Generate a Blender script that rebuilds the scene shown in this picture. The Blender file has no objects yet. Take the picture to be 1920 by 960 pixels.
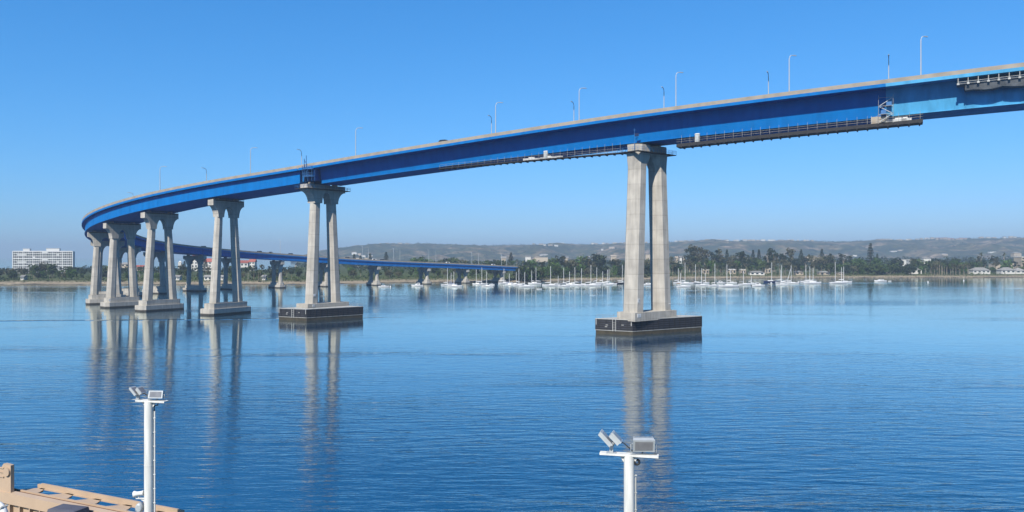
import bpy, bmesh, math, random
from mathutils import Vector, Matrix, noise
R = math.radians
sc = bpy.context.scene
COL = sc.collection
F, H = 1450.0, 22.0            # focal length in photo pixels (1920 wide) and camera height

# ------------------------------------------------------------------ camera, sky, sun, exposure
cam_d = bpy.data.cameras.new('camera')
cam = bpy.data.objects.new('camera', cam_d); COL.objects.link(cam)
cam_d.sensor_width = 36.0; cam_d.lens = 36.0 * F / 1920.0
cam_d.clip_start = 0.1; cam_d.clip_end = 60000
cam.location = (0, 0, H); cam.rotation_euler = (R(90), 0, 0)
sc.camera = cam

SUN_EL = R(43); SUN_AZ = (-0.45, -0.893)          # horizontal direction towards the sun
world = bpy.data.worlds.new('World'); sc.world = world; world.use_nodes = True
wn = world.node_tree; bg = wn.nodes['Background']
sky = wn.nodes.new('ShaderNodeTexSky'); sky.sky_type = 'NISHITA'; sky.sun_disc = False
sky.sun_elevation = SUN_EL
sky.sun_rotation = math.atan2(SUN_AZ[0], SUN_AZ[1])
sky.air_density = 1.0; sky.dust_density = 0.3; sky.ozone_density = 3.0; sky.altitude = 0
# the phone's rendering of this sky: deeper, more saturated blue (a plain colour grade of the sky texture)
k1 = wn.nodes.new('ShaderNodeVectorMath'); k1.operation = 'SCALE'; k1.inputs['Scale'].default_value = 0.12; wn.links.new(sky.outputs[0], k1.inputs[0])
sx = wn.nodes.new('ShaderNodeSeparateXYZ'); wn.links.new(k1.outputs[0], sx.inputs[0]); tn = wn.nodes.new('ShaderNodeCombineXYZ')
for i_, (g_, t_) in enumerate(((1.3, 5.0), (0.8, 7.6), (0.7, 12.1))):
    pw = wn.nodes.new('ShaderNodeMath'); pw.operation = 'POWER'; pw.inputs[1].default_value = g_; wn.links.new(sx.outputs[i_], pw.inputs[0])
    mu_ = wn.nodes.new('ShaderNodeMath'); mu_.operation = 'MULTIPLY'; mu_.inputs[1].default_value = t_; wn.links.new(pw.outputs[0], mu_.inputs[0]); wn.links.new(mu_.outputs[0], tn.inputs[i_])
wn.links.new(tn.outputs[0], bg.inputs[0]); bg.inputs[1].default_value = 0.0625

sd = bpy.data.lights.new('sun', 'SUN'); sd.energy = 5.0; sd.angle = R(0.5); sd.color = (1.0, 0.94, 0.84)
sun = bpy.data.objects.new('sun', sd); COL.objects.link(sun)
to_sun = Vector((SUN_AZ[0] * math.cos(SUN_EL), SUN_AZ[1] * math.cos(SUN_EL), math.sin(SUN_EL)))
sun.rotation_euler = to_sun.to_track_quat('Z', 'Y').to_euler()
sun.location = (-30, -80, 150)

sc.view_settings.view_transform = 'Standard'; sc.view_settings.look = 'None'
sc.view_settings.exposure = 0.68; sc.view_settings.gamma = 1.0; sc.view_settings.use_curve_mapping = False
sc.render.engine = 'CYCLES'
sc.cycles.use_denoising = True
sc.cycles.max_bounces = 6; sc.cycles.diffuse_bounces = 2; sc.cycles.glossy_bounces = 3
sc.cycles.volume_bounces = 0; sc.cycles.transparent_max_bounces = 6
sc.cycles.caustics_reflective = False; sc.cycles.caustics_refractive = False

# ------------------------------------------------------------------ helpers
def P(px, py, D):                      # photo pixel at depth D -> world point
    return Vector(((px - 960) * D / F, D, H - (py - 480) * D / F))
def XD(px, D): return (px - 960) * D / F

class MB:
    def __init__(s): s.v = []; s.f = []; s.m = []; s.sm = []
    def add(s, vs, fs, m=0, smooth=False):
        o = len(s.v); s.v += [tuple(v) for v in vs]
        for f in fs: s.f.append(tuple(i + o for i in f)); s.m.append(m); s.sm.append(smooth)
    def box(s, c, d, rz=0.0, m=0, M=None):
        x, y, z = d[0] / 2, d[1] / 2, d[2] / 2
        vs = [Vector((a * x, b * y, e * z)) for e in (-1, 1) for b in (-1, 1) for a in (-1, 1)]
        T = M if M is not None else Matrix.Translation(c) @ Matrix.Rotation(rz, 4, 'Z')
        s.add([T @ v for v in vs], [(0, 2, 3, 1), (4, 5, 7, 6), (0, 1, 5, 4), (2, 6, 7, 3), (1, 3, 7, 5), (0, 4, 6, 2)], m)
    def prism(s, poly, z0, z1, m=0, top=None):
        n = len(poly); vs = [(p[0], p[1], z0) for p in poly] + [(p[0], p[1], z1) for p in poly]
        s.add(vs, [tuple(reversed(range(n)))] + [(i, (i + 1) % n, (i + 1) % n + n, i + n) for i in range(n)], m)
        s.add(vs[n:], [tuple(range(n))], m if top is None else top)
    def extr(s, poly, T, t, m=0):      # poly in (u,z), extruded by t along v; T maps (u,v,z)
        n = len(poly); vs = [T @ Vector((p[0], -t / 2, p[1])) for p in poly] + [T @ Vector((p[0], t / 2, p[1])) for p in poly]
        s.add(vs, [tuple(range(n)), tuple(reversed(range(n, 2 * n)))] + [(i, i + n, (i + 1) % n + n, (i + 1) % n) for i in range(n)], m)
    def loft(s, rings, m=0, caps=True, smooth=False):
        n = len(rings[0]); o = []
        for r in rings: o += [tuple(v) for v in r]
        fs = [(k * n + i, k * n + (i + 1) % n, (k + 1) * n + (i + 1) % n, (k + 1) * n + i) for k in range(len(rings) - 1) for i in range(n)]
        s.add(o, fs, m, smooth)
        if caps:
            s.add(rings[0], [tuple(reversed(range(n)))], m); s.add(rings[-1], [tuple(range(n))], m)
    def tube(s, pts, r, n=8, m=0, smooth=True):
        pts = [Vector(p) for p in pts]; rs = r if isinstance(r, (list, tuple)) else [r] * len(pts); rings = []
        for i, p in enumerate(pts):
            d = (pts[min(i + 1, len(pts) - 1)] - pts[max(i - 1, 0)]).normalized()
            a = d.cross(Vector((0, 0, 1)) if abs(d.z) < 0.95 else Vector((1, 0, 0))).normalized(); b = d.cross(a)
            rings.append([p + (a * math.cos(t) + b * math.sin(t)) * rs[i] for t in (2 * math.pi * k / n for k in range(n))])
        s.loft(rings, m, True, smooth)
    def torus(s, c, R0, r, T=Matrix.Identity(4), n=28, k=10, m=0):
        vs = []; fs = []
        for i in range(n):
            a = 2 * math.pi * i / n
            for j in range(k):
                b = 2 * math.pi * j / k
                vs.append(Vector(c) + (T @ Vector(((R0 + r * math.cos(b)) * math.cos(a), r * math.sin(b), (R0 + r * math.cos(b)) * math.sin(a)))))
                fs.append((i * k + j, ((i + 1) % n) * k + j, ((i + 1) % n) * k + (j + 1) % k, i * k + (j + 1) % k))
        s.add(vs, fs, m, True)
    def build(s, name, mats, parent=None, normals=True):
        me = bpy.data.meshes.new(name); me.from_pydata(s.v, [], s.f)
        for mm in (mats if isinstance(mats, (list, tuple)) else [mats]): me.materials.append(mm)
        me.polygons.foreach_set('material_index', s.m); me.polygons.foreach_set('use_smooth', s.sm)
        if normals:
            b = bmesh.new(); b.from_mesh(me); bmesh.ops.recalc_face_normals(b, faces=b.faces); b.to_mesh(me); b.free()
        me.update()
        o = bpy.data.objects.new(name, me); COL.objects.link(o)
        if parent is not None: o.parent = parent
        return o

def tag(o, label=None, cat=None, group=None, kind=None):
    if label: o['label'] = label
    if cat: o['category'] = cat
    if group: o['group'] = group
    if kind: o['kind'] = kind
    return o
def empty(name, loc=(0, 0, 0), rz=0.0, label=None, cat=None, group=None):
    o = bpy.data.objects.new(name, None); COL.objects.link(o); o.location = loc; o.rotation_euler = (0, 0, rz)
    o.empty_display_size = 0.5
    return tag(o, label, cat, group)
def copy_tree(o, parent=None):
    c = o.copy(); COL.objects.link(c); c.parent = parent
    for ch in list(o.children): copy_tree(ch, c)
    return c
ORD = ('first second third fourth fifth sixth seventh eighth ninth tenth eleventh twelfth thirteenth fourteenth fifteenth sixteenth '
       'seventeenth eighteenth nineteenth twentieth').split()
TENS = {20: 'twenty', 30: 'thirty', 40: 'forty', 50: 'fifty', 60: 'sixty'}
def ordw(i):                           # 0-based
    if i < 20: return ORD[i]
    t, u = divmod(i + 1, 10)
    if u == 0: return {30: 'thirtieth', 40: 'fortieth', 50: 'fiftieth', 60: 'sixtieth'}[t * 10]
    return TENS[t * 10] + '-' + ORD[u - 1]

# ------------------------------------------------------------------ materials
def newmat(name):
    m = bpy.data.materials.new(name); m.use_nodes = True
    nt = m.node_tree; return m, nt, nt.nodes['Principled BSDF']
ALB = 0.66                            # reflectances below are for exposure 0; the scene is exposed brighter
def mat(name, col, rough=0.6, var=0.15, scale=1.0, metal=0.0, spec=0.4, objrand=0.0, coords='Object', stretch=(1, 1, 1)):
    col = tuple(c * ALB for c in col)
    m, nt, b = newmat(name); N = nt.nodes; L = nt.links
    b.inputs['Roughness'].default_value = rough; b.inputs['Metallic'].default_value = metal
    b.inputs['Specular IOR Level'].default_value = spec
    tc = N.new('ShaderNodeTexCoord'); mp = N.new('ShaderNodeMapping'); L.new(tc.outputs[coords], mp.inputs[0]); mp.inputs['Scale'].default_value = stretch
    nz = N.new('ShaderNodeTexNoise'); nz.inputs['Scale'].default_value = scale; nz.inputs['Detail'].default_value = 5
    L.new(mp.outputs[0], nz.inputs['Vector'])
    mr = N.new('ShaderNodeMapRange'); mr.inputs[1].default_value = 0.3; mr.inputs[2].default_value = 0.7
    mr.inputs[3].default_value = 1 - var; mr.inputs[4].default_value = 1 + var; L.new(nz.outputs[0], mr.inputs[0])
    fac = mr.outputs[0]
    if objrand:
        oi = N.new('ShaderNodeObjectInfo'); r2 = N.new('ShaderNodeMapRange'); r2.inputs[3].default_value = 1 - objrand; r2.inputs[4].default_value = 1 + objrand
        L.new(oi.outputs['Random'], r2.inputs[0]); mu = N.new('ShaderNodeMath'); mu.operation = 'MULTIPLY'
        L.new(fac, mu.inputs[0]); L.new(r2.outputs[0], mu.inputs[1]); fac = mu.outputs[0]
    vm = N.new('ShaderNodeVectorMath'); vm.operation = 'SCALE'; vm.inputs[0].default_value = col; L.new(fac, vm.inputs['Scale'])
    L.new(vm.outputs[0], b.inputs['Base Color'])
    return m

def concrete_mat(name, col, lift=4.2):
    m, nt, b = newmat(name); N = nt.nodes; L = nt.links
    b.inputs['Roughness'].default_value = 0.85; b.inputs['Specular IOR Level'].default_value = 0.2
    ge = N.new('ShaderNodeNewGeometry'); sp = N.new('ShaderNodeSeparateXYZ'); L.new(ge.outputs['Position'], sp.inputs[0])
    # pour joints every few metres
    dv = N.new('ShaderNodeMath'); dv.operation = 'DIVIDE'; dv.inputs[1].default_value = lift; L.new(sp.outputs['Z'], dv.inputs[0])
    fr = N.new('ShaderNodeMath'); fr.operation = 'FRACT'; L.new(dv.outputs[0], fr.inputs[0])
    fl = N.new('ShaderNodeMath'); fl.operation = 'FLOOR'; L.new(dv.outputs[0], fl.inputs[0])
    jt = N.new('ShaderNodeMapRange'); jt.inputs[1].default_value = 0.0; jt.inputs[2].default_value = 0.07; jt.inputs[3].default_value = 0.74; jt.inputs[4].default_value = 1.0
    L.new(fr.outputs[0], jt.inputs[0])
    wh = N.new('ShaderNodeTexWhiteNoise'); wh.noise_dimensions = '1D'; L.new(fl.outputs[0], wh.inputs['W'])
    lr = N.new('ShaderNodeMapRange'); lr.inputs[3].default_value = 0.93; lr.inputs[4].default_value = 1.06; L.new(wh.outputs['Value'], lr.inputs[0])
    mp = N.new('ShaderNodeMapping'); mp.inputs['Scale'].default_value = (1.6, 1.6, 0.1); L.new(ge.outputs['Position'], mp.inputs[0])
    st = N.new('ShaderNodeTexNoise'); st.inputs['Scale'].default_value = 1.0; st.inputs['Detail'].default_value = 6; L.new(mp.outputs[0], st.inputs['Vector'])
    sr = N.new('ShaderNodeMapRange'); sr.inputs[1].default_value = 0.3; sr.inputs[2].default_value = 0.68; sr.inputs[3].default_value = 0.82; sr.inputs[4].default_value = 1.08; L.new(st.outputs[0], sr.inputs[0])
    n2 = N.new('ShaderNodeTexNoise'); n2.inputs['Scale'].default_value = 0.35; n2.inputs['Detail'].default_value = 8; L.new(ge.outputs['Position'], n2.inputs['Vector'])
    s2 = N.new('ShaderNodeMapRange'); s2.inputs[1].default_value = 0.3; s2.inputs[2].default_value = 0.7; s2.inputs[3].default_value = 0.84; s2.inputs[4].default_value = 1.12; L.new(n2.outputs[0], s2.inputs[0])
    # tidal stain just above the water
    td = N.new('ShaderNodeMapRange'); td.inputs[1].default_value = 0.55; td.inputs[2].default_value = 0.8; td.inputs[3].default_value = 0.14; td.inputs[4].default_value = 1.0; L.new(sp.outputs['Z'], td.inputs[0])
    cur = jt.outputs[0]
    for o in (lr.outputs[0], sr.outputs[0], s2.outputs[0], td.outputs[0]):
        mu = N.new('ShaderNodeMath'); mu.operation = 'MULTIPLY'; L.new(cur, mu.inputs[0]); L.new(o, mu.inputs[1]); cur = mu.outputs[0]
    vm = N.new('ShaderNodeVectorMath'); vm.operation = 'SCALE'; vm.inputs[0].default_value = col; L.new(cur, vm.inputs['Scale'])
    L.new(vm.outputs[0], b.inputs['Base Color'])
    return m

M = {}
M['concrete'] = concrete_mat('concrete', (0.368, 0.342, 0.296))
M['parapet'] = mat('parapet_concrete', (0.37, 0.325, 0.265), 0.85, 0.16, 0.4, coords='Object')
M['asphalt'] = mat('asphalt', (0.06, 0.06, 0.06), 0.9)
M['blue'] = mat('blue_paint', (0.0, 0.165, 0.50), 0.65, 0.12, 0.5, spec=0.08, stretch=(1, 1, 0.25))
M['faded'] = mat('faded_blue_paint', (0.085, 0.38, 0.66), 0.7, 0.22, 0.45, spec=0.1, stretch=(1, 1, 0.3))
M['blue_rail'] = mat('blue_railing', (0.03, 0.16, 0.4), 0.5)
M['black'] = mat('black_timber', (0.012, 0.012, 0.016), 0.7, 0.35, 1.2)
M['tidal'] = mat('tidal_timber', (0.055, 0.045, 0.025), 0.8, 0.4, 1.0)
M['palegrey'] = mat('pale_grey', (0.5, 0.5, 0.47), 0.7)
M['white'] = mat('white_paint', (0.78, 0.78, 0.75), 0.45, 0.05, 2.0)
M['whitebright'] = mat('white_gelcoat', (0.82, 0.82, 0.8), 0.3, 0.03, 1.0)
M['scaffold_dark'] = mat('scaffold_planks', (0.022, 0.022, 0.026), 0.8, 0.3, 1.5)
M['steel'] = mat('galvanised_steel', (0.42, 0.42, 0.4), 0.5, 0.15, 3.0, metal=0.3)
M['tarp'] = mat('grey_tarpaulin', (0.16, 0.17, 0.18), 0.8, 0.3, 0.8)
M['tarpwhite'] = mat('white_sheet', (0.7, 0.7, 0.68), 0.7, 0.2, 1.0)
M['lamp'] = mat('lamp_pole_grey', (0.5, 0.54, 0.57), 0.5, 0.05)
M['darkmetal'] = mat('dark_metal', (0.05, 0.055, 0.06), 0.5)
M['glass'] = mat('dark_glass', (0.03, 0.04, 0.05), 0.15, 0.1, spec=0.6)
M['tan'] = mat('tan_paint', (0.54, 0.395, 0.27), 0.55, 0.08, 1.3)
M['brown'] = mat('rusty_brown', (0.16, 0.06, 0.03), 0.7, 0.3, 4.0)
M['cover'] = mat('grey_cover', (0.10, 0.10, 0.13), 0.7, 0.1, 3.0)
M['rubber'] = mat('black_rubber', (0.015, 0.015, 0.015), 0.6)
M['lens'] = mat('floodlight_glass', (0.24, 0.24, 0.25), 0.25, 0.15, 6.0, spec=0.6)
M['alu'] = mat('pale_aluminium', (0.52, 0.55, 0.56), 0.45, 0.08, 5.0, metal=0.2)
M['deckpaint'] = mat('deck_paint', (0.16, 0.2, 0.17), 0.7)
M['bark_pale'] = mat('pale_bark', (0.32, 0.27, 0.21), 0.9, 0.25, 1.0, objrand=0.3)
M['bark'] = mat('bark', (0.13, 0.10, 0.075), 0.9, 0.25, 1.0, objrand=0.3)
M['leaf'] = mat('leaf_green', (0.058, 0.085, 0.03), 0.8, 0.35, 0.35, objrand=0.35, spec=0.1)
M['leaf_bright'] = mat('leaf_bright_green', (0.07, 0.125, 0.035), 0.8, 0.3, 0.35, objrand=0.25, spec=0.1)
M['leaf_grey'] = mat('leaf_grey_green', (0.095, 0.095, 0.055), 0.8, 0.35, 0.35, objrand=0.3, spec=0.1)
M['leaf_dark'] = mat('leaf_dark_green', (0.028, 0.042, 0.024), 0.8, 0.35, 0.35, objrand=0.25, spec=0.1)
M['leaf_palm'] = mat('leaf_palm', (0.085, 0.10, 0.04), 0.8, 0.3, 0.5, objrand=0.3, spec=0.15)
M['wall_white'] = mat('white_stucco', (0.72, 0.70, 0.64), 0.8, 0.06, 0.3, objrand=0.1)
M['wall_tan'] = mat('tan_stucco', (0.5, 0.42, 0.32), 0.8, 0.08, 0.3, objrand=0.15)
M['roof_grey'] = mat('grey_roof', (0.28, 0.27, 0.25), 0.8, 0.15, 0.8, objrand=0.2)
M['roof_red'] = mat('red_tile_roof', (0.36, 0.10, 0.07), 0.8, 0.15, 0.8, objrand=0.2)
M['blue_canvas'] = mat('blue_canvas', (0.02, 0.07, 0.25), 0.7)
M['navy'] = mat('navy_gelcoat', (0.012, 0.025, 0.09), 0.3)
M['hullgrey'] = mat('grey_gelcoat', (0.36, 0.38, 0.4), 0.4)
M['hulldark'] = mat('dark_gelcoat', (0.03, 0.03, 0.035), 0.35)
M['teak'] = mat('teak_trim', (0.3, 0.17, 0.08), 0.6)
M['carblack'] = mat('black_car_paint', (0.012, 0.013, 0.016), 0.25)
M['carwhite'] = mat('white_car_paint', (0.75, 0.75, 0.74), 0.3)
M['carsilver'] = mat('silver_car_paint', (0.35, 0.36, 0.37), 0.3, metal=0.5)
M['carred'] = mat('red_car_paint', (0.3, 0.03, 0.02), 0.3)
M['rust'] = mat('rust_streak', (0.22, 0.16, 0.1), 0.8)

M['mastpaint'] = mat('weathered_white_paint', (0.80, 0.79, 0.74), 0.45, 0.13, 2.2, stretch=(5, 5, 0.5))
def water_mat():
    m, nt, b = newmat('water'); N = nt.nodes; L = nt.links; N.remove(b)
    ge = N.new('ShaderNodeNewGeometry'); sp = N.new('ShaderNodeSeparateXYZ'); L.new(ge.outputs['Position'], sp.inputs[0])
    def nz(rot, scl, scale, detail, rough=0.5, dist=0.0):
        mp = N.new('ShaderNodeMapping'); mp.inputs['Rotation'].default_value = (0, 0, R(rot)); mp.inputs['Scale'].default_value = scl
        L.new(ge.outputs['Position'], mp.inputs[0])
        n = N.new('ShaderNodeTexNoise'); n.inputs['Scale'].default_value = scale; n.inputs['Detail'].default_value = detail; n.inputs['Roughness'].default_value = rough
        n.inputs['Distortion'].default_value = dist
        L.new(mp.outputs[0], n.inputs['Vector']); return n.outputs[0]
    def op(kind, a, k, k2=None):
        q = N.new('ShaderNodeMath'); q.operation = kind
        for i, v in enumerate((a, k, k2)):
            if v is None: continue
            if isinstance(v, (int, float)): q.inputs[i].default_value = v
            else: L.new(v, q.inputs[i])
        return q.outputs[0]
    def mul(a, k): return op('MULTIPLY', a, k)
    def add(a, k): return op('ADD', a, k)
    def ramp(a, x0, x1, y0, y1, smooth=False):
        r = N.new('ShaderNodeMapRange'); r.inputs[1].default_value = x0; r.inputs[2].default_value = x1; r.inputs[3].default_value = y0; r.inputs[4].default_value = y1
        if smooth: r.interpolation_type = 'SMOOTHSTEP'
        L.new(a, r.inputs[0]); return r.outputs[0]
    swell = nz(-10, (0.17, 0.72, 1), 1.0, 2, 0.45, 0.4)
    rip = nz(8, (0.55, 1.9, 1), 1.0, 3, 0.55, 0.2)
    fine = nz(-22, (1.8, 4.2, 1), 1.0, 2, 0.5)
    patch = nz(1.5, (0.0035, 0.022, 1), 1.0, 5, 0.55, 0.3)
    broad = nz(-14, (0.02, 0.05, 1), 1.0, 3, 0.5)
    h = add(add(mul(swell, 0.46), mul(rip, 0.17)), mul(fine, 0.04))
    near = ramp(sp.outputs['Y'], 60, 230, 1.0, 0.22, True)          # calmer in the lee of the far shore
    wind = ramp(patch, 0.54, 0.68, 0.75, 2.8, True)                 # wind-ruffled bands
    h = mul(mul(h, near), mul(wind, ramp(broad, 0.3, 0.7, 0.7, 1.3)))
    ln = op('MULTIPLY_ADD', sp.outputs['X'], 0.105, 277.0)          # one long low wake crossing the left half
    d = op('SUBTRACT', sp.outputs['Y'], add(ln, mul(nz(0, (0.03, 0, 1), 1.0, 2), 5.0)))
    g = op('POWER', 2.718, mul(mul(d, d), -0.35)); g = mul(g, ramp(sp.outputs['X'], -70, -30, 0.35, 0.0, True)); h = add(h, g)
    bp = N.new('ShaderNodeBump'); bp.inputs['Strength'].default_value = 1.0; bp.inputs['Distance'].default_value = 0.40; L.new(h, bp.inputs['Height'])
    fr = N.new('ShaderNodeFresnel'); fr.inputs['IOR'].default_value = 1.34; L.new(bp.outputs[0], fr.inputs['Normal'])
    fac = op('MINIMUM', mul(fr.outputs[0], 1.55), 0.93)
    df = N.new('ShaderNodeBsdfDiffuse'); df.inputs['Color'].default_value = (0.0008, 0.045, 0.118, 1)
    gl = N.new('ShaderNodeBsdfGlossy'); gl.inputs['Roughness'].default_value = 0.025; gl.inputs['Color'].default_value = (0.93, 0.98, 0.92, 1); L.new(bp.outputs[0], gl.inputs['Normal'])
    mx = N.new('ShaderNodeMixShader'); L.new(fac, mx.inputs[0]); L.new(df.outputs[0], mx.inputs[1]); L.new(gl.outputs[0], mx.inputs[2])
    L.new(mx.outputs[0], N['Material Output'].inputs['Surface'])
    return m

def ground_mat():
    m, nt, b = newmat('shore_ground'); N = nt.nodes; L = nt.links
    b.inputs['Roughness'].default_value = 0.95; b.inputs['Specular IOR Level'].default_value = 0.1
    ge = N.new('ShaderNodeNewGeometry'); sp = N.new('ShaderNodeSeparateXYZ'); L.new(ge.outputs['Position'], sp.inputs[0])
    n = N.new('ShaderNodeTexNoise'); n.inputs['Scale'].default_value = 0.06; n.inputs['Detail'].default_value = 7; L.new(ge.outputs['Position'], n.inputs['Vector'])
    ad = N.new('ShaderNodeMath'); ad.operation = 'MULTIPLY_ADD'; ad.inputs[1].default_value = 1.8; ad.inputs[2].default_value = -0.9; L.new(n.outputs[0], ad.inputs[0])
    su = N.new('ShaderNodeMath'); su.operation = 'ADD'; L.new(sp.outputs['Z'], su.inputs[0]); L.new(ad.outputs[0], su.inputs[1])
    cr = N.new('ShaderNodeValToRGB'); mr = N.new('ShaderNodeMapRange'); mr.inputs[2].default_value = 5.0; L.new(su.outputs[0], mr.inputs[0]); L.new(mr.outputs[0], cr.inputs[0])
    e = cr.color_ramp.elements
    e[0].position = 0.0; e[0].color = (0.05, 0.042, 0.03, 1); e[1].position = 0.10; e[1].color = (0.36, 0.29, 0.20, 1)
    for p, c in ((0.30, (0.30, 0.25, 0.17, 1)), (0.40, (0.13, 0.13, 0.06, 1)), (0.6, (0.085, 0.105, 0.035, 1)), (1.0, (0.06, 0.075, 0.03, 1))):
        k = e.new(p); k.color = c
    n2 = N.new('ShaderNodeTexNoise'); n2.inputs['Scale'].default_value = 0.3; n2.inputs['Detail'].default_value = 6; L.new(ge.outputs['Position'], n2.inputs['Vector'])
    m2 = N.new('ShaderNodeMapRange'); m2.inputs[1].default_value = 0.3; m2.inputs[2].default_value = 0.7; m2.inputs[3].default_value = 0.45; m2.inputs[4].default_value = 0.9; L.new(n2.outputs[0], m2.inputs[0])
    vm = N.new('ShaderNodeVectorMath'); vm.operation = 'SCALE'; L.new(cr.outputs[0], vm.inputs[0]); L.new(m2.outputs[0], vm.inputs['Scale'])
    L.new(vm.outputs[0], b.inputs['Base Color']); return m

def hill_mat():
    m, nt, b = newmat('hillside'); N = nt.nodes; L = nt.links
    b.inputs['Roughness'].default_value = 0.95; b.inputs['Specular IOR Level'].default_value = 0.05
    ge = N.new('ShaderNodeNewGeometry')
    n = N.new('ShaderNodeTexNoise'); n.inputs['Scale'].default_value = 0.009; n.inputs['Detail'].default_value = 9; n.inputs['Roughness'].default_value = 0.65; L.new(ge.outputs['Position'], n.inputs['Vector'])
    cr = N.new('ShaderNodeValToRGB'); L.new(n.outputs[0], cr.inputs[0]); e = cr.color_ramp.elements
    e[0].position = 0.38; e[0].color = (0.02, 0.035, 0.018, 1); e[1].position = 0.58; e[1].color = (0.17, 0.13, 0.075, 1)
    k = e.new(0.48); k.color = (0.055, 0.065, 0.03, 1); k = e.new(0.66); k.color = (0.32, 0.24, 0.17, 1)
    n2 = N.new('ShaderNodeTexNoise'); n2.inputs['Scale'].default_value = 0.05; n2.inputs['Detail'].default_value = 4; L.new(ge.outputs['Position'], n2.inputs['Vector'])
    m2 = N.new('ShaderNodeMapRange'); m2.inputs[1].default_value = 0.35; m2.inputs[2].default_value = 0.65; m2.inputs[3].default_value = 0.28; m2.inputs[4].default_value = 1.1; L.new(n2.outputs[0], m2.inputs[0])
    vm = N.new('ShaderNodeVectorMath'); vm.operation = 'SCALE'; L.new(cr.outputs[0], vm.inputs[0]); L.new(m2.outputs[0], vm.inputs['Scale'])
    L.new(vm.outputs[0], b.inputs['Base Color']); return m

# ------------------------------------------------------------------ water, shore, hills, haze
def lerp_tab(t, x):
    if x <= t[0][0]: return t[0][1]
    for (a, b), (c, d) in zip(t, t[1:]):
        if x <= c: return b + (d - b) * (x - a) / (c - a)
    return t[-1][1]
def smooth_tab(t, x, w): return sum(lerp_tab(t, x + w * k / 4) for k in range(-4, 5)) / 9

w = MB(); w.add([(-6900, -300, 0), (6900, -300, 0), (6900, 8900, 0), (-6900, 8900, 0)], [(0, 1, 2, 3)])
tag(w.build('water', water_mat()), 'calm blue bay water with fine ripples', 'water', kind='structure')

SHORE = [(-2500, 620), (-200, 600), (0, 602), (160, 600), (330, 598), (560, 602), (640, 613), (760, 650), (850, 646), (940, 656), (962, 640), (985, 638), (1012, 656), (1040, 682), (1100, 692), (1180, 704),
         (1270, 748), (1450, 766), (1600, 775), (1800, 785), (1920, 797), (2200, 820), (4500, 900)]
def shoreD(px): return smooth_tab(SHORE, px, 30)
def back_z(px, b):                     # ground height at distance b behind the waterline
    z = lerp_tab([(-40, -3), (-6, -0.6), (0, 0.0), (5, 0.7), (12, 1.5), (22, 2.0), (40, 2.6), (70, 3.2), (400, 4.4), (6000, 6.0)], b)
    return z
def ground_pt(px, b):
    D = shoreD(px) + b
    return Vector((XD(px, D), D, back_z(px, b)))
g = MB(); cols = list(range(-2500, 4501, 20)); backs = [-40, -6, -1.5, 0, 2.5, 5, 8, 12, 17, 22, 30, 40, 55, 70, 110, 200, 400, 800, 1500, 2400, 3200]
vs = []; fs = []
for i, px in enumerate(cols):
    left = px < 560
    for j, b in enumerate(backs):
        bb = b if not left else min(b, 400 + (j - 16) * 6 if b > 400 else b)
        p = ground_pt(px, bb)
        if left and b > 400: p.z = -3.0
        if -10 < b < 60: p.z += 0.28 * noise.noise(Vector((p.x * 0.06, p.y * 0.06, 0))) + 0.12 * noise.noise(Vector((p.x * 0.3, p.y * 0.3, 3)))
        vs.append(p)
n = len(backs)
for i in range(len(cols) - 1):
    for j in range(n - 1): fs.append((i * n + j, (i + 1) * n + j, (i + 1) * n + j + 1, i * n + j + 1))
g.add(vs, fs, 0, True)
tag(g.build('ground', ground_mat()), 'far shore with sandy beach and grassy bank', 'ground', kind='structure')

RIDGE = [(545, 484), (570, 478), (600, 469), (640, 465), (662, 463), (682, 461), (700, 459), (722, 458), (760, 457.5), (800, 457.5), (840, 459), (870, 460.5), (930, 460), (1000, 458.7),
         (1050, 458.4), (1100, 458.5), (1170, 457), (1260, 454), (1330, 452), (1400, 451.5), (1480, 452.5), (1560, 453), (1600, 453), (1640, 451), (1700, 450), (1760, 447.5), (1860, 447), (1920, 445.5), (2400, 443), (4000, 446)]
RD, FD = 3700.0, 2500.0
def ridge_z(px): return H + (480 - smooth_tab(RIDGE, px, 10)) * RD / F
hm = MB(); hc = [545 + 5 * i for i in range(420)]; rows = [0, .06, .12, .18, .24, .3, .36, .42, .48, .54, .6, .66, .72, .78, .84, .9, .95, 1.0, 1.06, 1.15, 1.35]
vs = []; fs = []
for px in hc:
    rz = ridge_z(px)
    for t in rows:
        D = FD + (RD - FD) * t; x = XD(px, D)
        s = min(t, 1.0); prof = s * s * (3 - 2 * s)
        z = 3 + (rz - 3) * prof if t <= 1 else rz - (t - 1) * 12
        gul = noise.fractal(Vector((x * 0.006, D * 0.0022, 1.7)), 1.0, 2.1, 4) * 34 * math.sin(math.pi * min(s, 0.999)) * min(1, rz / 50)
        gul += noise.noise(Vector((x * 0.02, D * 0.006, 4))) * 6 * math.sin(math.pi * min(s, 0.999)) * min(1, rz / 50)
        vs.append((x, D, max(z + gul, 2.0 if t > 0 else 0.5)))
n = len(rows)
for i in range(len(hc) - 1):
    for j in range(n - 1): fs.append((i * n + j, (i + 1) * n + j, (i + 1) * n + j + 1, i * n + j + 1))
hm.add(vs, fs, 0, True)
tag(hm.build('hills', hill_mat()), 'long low hazy hills behind the town', 'hills', kind='structure')
def hill_at(px, t):
    rz = ridge_z(px); s = min(t, 1.0); D = FD + (RD - FD) * t; x = XD(px, D)
    z = 3 + (rz - 3) * s * s * (3 - 2 * s) if t <= 1 else rz - (t - 1) * 12
    k = math.sin(math.pi * min(s, 0.999)) * min(1, rz / 50)
    z += noise.fractal(Vector((x * 0.006, D * 0.0022, 1.7)), 1.0, 2.1, 4) * 34 * k + noise.noise(Vector((x * 0.02, D * 0.006, 4))) * 6 * k
    return Vector((x, D, z))

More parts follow.
